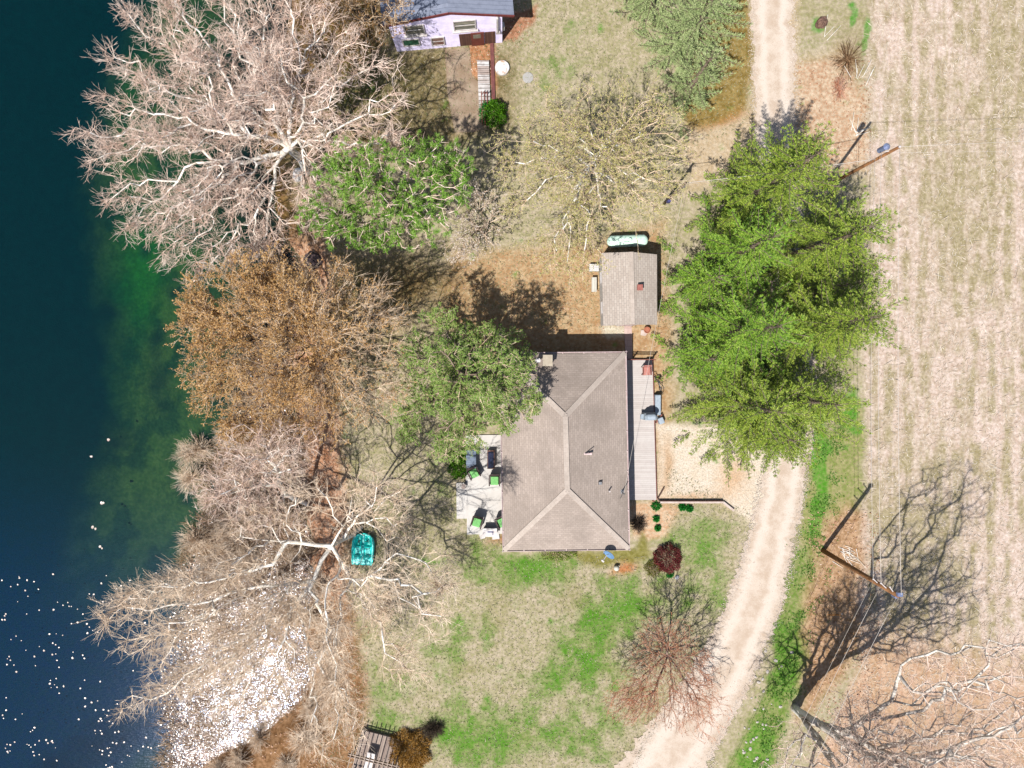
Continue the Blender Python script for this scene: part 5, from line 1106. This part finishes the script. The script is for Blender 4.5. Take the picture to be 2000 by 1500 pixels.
# rocks, stones, sticks
def rock(name, px, py, s, label, mat, seed, group=None, cat='rock'):
    rng = rg(seed); m = MB().ball((0, 0, s[2] * .4), s, 12, 8)
    m.v = [v + Vector(rng.normal(0, .09, 3) * min(s) * 1.5) for v in m.v]; o = m.build(name, mat); o.location = P(px, py, float(hz_px(np.array([float(px)]), np.array([float(py)]))[0])); o.rotation_euler = (0, 0, rng.uniform(0, 6)); return tag(o, label, cat, group)
rock('dark_boulder', 614, 509, (.55, .68, .5), 'dark purplish stump-like boulder on the orange leaf bank between the trees', m_plain('dark_rock', C(112, 92, 92), C(70, 56, 58), 4, .9, bump=.6, bd=.05), 5)
rock('old_stump', 1603, 46, (.5, .38, .3), 'weathered brown stump between drive and field at the top', m_plain('stump_wood', C(160, 124, 104), C(104, 76, 66), 5, .9, bump=.6, bd=.05), 6, cat='stump')
rock('lawn_stone', 1322, 1127, (.16, .14, .1), 'grey stone just below the maroon bush', m_plain('grey_stone', C(190, 190, 196)), 7, cat='stone')
M_st = m_plain('pale_stone', C(232, 224, 214), C(206, 190, 176), 6, .8); rp = random.Random(12)
s0 = None
for i in range(34):
    x = rp.uniform(1475, 1560); y = rp.uniform(1270, 1490); x -= (y - 1270) * .18
    if s0 is None: s0 = rock('verge_stone', x, y, (.09, .07, .05), 'small pale stone scattered in the green verge by the drive bend', M_st, 8, 'pale stones scattered in the verge', 'stone')
    else: o = s0.copy(); COL.objects.link(o); o.location = P(x, y, 0); o.rotation_euler = (0, 0, rp.uniform(0, 6)); k = rp.uniform(.6, 1.6); o.scale = (k, k, k)
def sticks(px, py, rad, nn, label, seed, L=1.0, mat=None, r=.018, name='stick_pile', cat='sticks', ang=None):
    rng = rg(seed); c = np.array(P(px, py, 0)); a = c + rng.normal(0, rad, (nn, 3)) * [1, 1, 0] + [0, 0, .04]; th = rng.normal(ang, .5, nn) if ang is not None else rng.uniform(0, 6.28, nn)
    l = rng.uniform(.4, 1, nn) * L; b_ = a + np.stack([np.cos(th) * l, np.sin(th) * l, rng.uniform(0, .25, nn)], 1); V, Fs = frusta(a, b_, np.full(nn, r), np.full(nn, r * .5), 5); return tag(np_mesh(name, V, Fs, mat or MB_white), label, cat)
sticks(1652, 1078, .35, 22, 'heap of pinkish white sticks beside the foot of the lower utility pole', 1, 1.1, ang=-.7)
sticks(1672, 262, .14, 8, 'white branches poking up behind the spruce tip near the upper utility pole', 2, 1.3, ang=1.1, r=.022)
sticks(1676, 150, .25, 8, 'bleached sticks lying at the edge of the stubble field', 3, 1.2, ang=1.3)
sticks(1612, 72, .15, 3, 'pale fallen branch lying below the old stump', 4, 1.4, ang=.7)
tag(MB().bar(P(583, 340, 1.6), P(583, 340, 1.7), .01).ball(P(583, 342, .3), (.42, .5, .34)).build('white_trunk_base', m_plain('white_trunk_face', C(246, 242, 238), C(220, 214, 206), 4, .7, bump=.5, bd=.04)), 'white trunk base of the large bare tree by the lake', 'rock')  # low white ball stands for the bare tree's trunk base
t = empty('orange_marker', tuple(P(1617, 1200, 0)), 'thin orange marker rods standing in the leaf litter by the field', 'marker'); MB().tube([(0, 0, 0), (.5, .25, .9)], .02, 6).tube([(.1, -.1, 0), (.55, .35, .9)], .016, 6).build('rods', m_plain('orange_rod', C(230, 150, 60)), t); MB().ball((.56, .36, .92), .05).build('cap', M_white, t, smooth=True)

# ------------------------------------------------------------------ utility poles and wires
M_pole = m_bark('pole_wood', C(196, 140, 92), C(140, 98, 64), C(170, 120, 80), 1.5); M_blue = m_plain('transformer_grey', C(170, 184, 214), C(120, 132, 176), 4, .4, .2)
def pole(px, py, h, r, label): 
    t = empty('utility_pole', tuple(P(px, py, 0)), label, 'utility pole'); MB().tube([(0, 0, -.2), (0, 0, h * .5), (0, 0, h)], [r, r * .88, r * .74], 14).build('shaft', M_pole, t, smooth=True); return t
p1 = pole(1607, 1075, 9.7, .17, 'tall brown utility pole at the lower field edge holding several wires'); B1_ = P(1607, 1075, 0)
for z, L, a in ((7.6, .5, 2.4), (8.6, .6, 2.4), (9.3, .5, 2.2)):
    d = Vector((math.cos(a), math.sin(a), 0)); MB().bar(Vector((0, 0, z)), d * L + Vector((0, 0, z)), .05).ball(d * L + Vector((0, 0, z + .06)), .06).build('insulator_arm', M_white, p1)
MB().tube([(.0, -.16, 9.1), (0, -.16, 9.5)], .09, 12).box((.05, .1, 9.75), (.3, .22, .18)).build('pole_cap_fitting', M_blue, p1)
p2 = pole(1607, 367, 9.6, .115, 'orange-brown utility pole with transformer rising from behind the spruces'); B2_ = P(1607, 367, 0)
MB().tube([(-.2, .3, 7.9), (-.2, .3, 8.7)], .16, 16).tube([(-.2, .3, 8.7), (-.2, .3, 8.82)], [.2, .06], 16).build('transformer', M_blue, p2); MB().ball((.0, 0, 9.7), .08).bar((-.3, 0, 8.7), (.3, .1, 8.7), .05).build('insulator_arm', M_white, p2)
p3 = pole(1297, 398, 6.0, .10, 'short grey service pole in the yard between budding tree and spruce'); B3_ = P(1297, 398, 0)
p3.children[0].data.materials[0] = MB_grey; MB().box((.1, 0, 5.0), (.16, .2, .3)).build('junction_box', M_metal, p3); MB().box((0, -.15, 1.4), (.22, .14, .5)).build('meter_box', m_plain('meter_blue', C(90, 90, 150)), p3)
def wire(a, b, label, sag=.25, r=.012, mat=None):
    a, b = Vector(a), Vector(b); pts = [a.lerp(b, t) - Vector((0, 0, sag * 4 * t * (1 - t))) for t in np.linspace(0, 1, 14)]
    tag(MB().tube(pts, r, 5).build('overhead_wire', mat or M_wire, smooth=True), label, 'wire', 'overhead wires')
n = N('bare_aluminium'); M_wire = n.done(n.pbr(C(240, 228, 214), .5, 0.1, .5)); M_wired = m_plain('dark_wire', C(120, 100, 90))
T1 = lambda z, x=0, y=0: B1_ + Vector((x, y, z)); T2 = lambda z, x=0, y=0: B2_ + Vector((x, y, z))
far1 = B2_ + Vector((.8, 40, 9))
wire(T1(9.85, .1, .1), T2(9.7, 0, 0), 'rightmost of the three wires strung between the two tall utility poles'); wire(T1(8.66, -.44, .4), T2(8.4, -.35, .1), 'middle of the three wires strung between the two tall utility poles', .3); wire(T1(7.66, -.37, .34), T2(7.2, -.1, .1), 'leftmost of the three wires strung between the two tall utility poles', .35, .010)
wire(T2(9.7), B2_ + Vector((40, 2.5, 9)), 'wire running from the upper pole out over the stubble field', .5, .010)
wire(T2(8.5, .1, 0), B2_ + Vector((40, 1.2, 8.3)), 'second thinner wire beside the one over the stubble field', .5, .006)
wire(T2(7.3), B3_ + Vector((0, 0, 5.9)), 'bright white service wire passing above the spruces to the short grey pole', .3, .018)
wire(T2(6.9), B3_ + Vector((0, 0, 5.5)), 'lower thin wire from the upper pole to the short grey pole', .45, .006)
wire(B3_ + Vector((0, 0, 5.8)), MAST, 'service wire hanging from the short grey pole down to the house roof mast', .35, .009)
end = P(1585, 1500, 8.3)
dn_ = (end - T1(8.9)).normalized()
wire(T1(9.5, .05, -.1), T1(9.5, .05, -.1) + Vector((-9.5, -21, 0)), 'rightmost of the three wires descending to the bottom left from the lower pole', .3)
wire(T1(8.3, -.3, .1), T1(8.3, -.3, .1) + Vector((-9.5, -21, 0)), 'middle of the three wires descending to the bottom left from the lower pole', .3)
wire(T1(7.5, -.3, .2), T1(7.5, -.3, .2) + Vector((-9.5, -21, 0)), 'leftmost thin wire descending to the bottom left from the lower pole', .3, .008)
print('objects', len(bpy.data.objects))
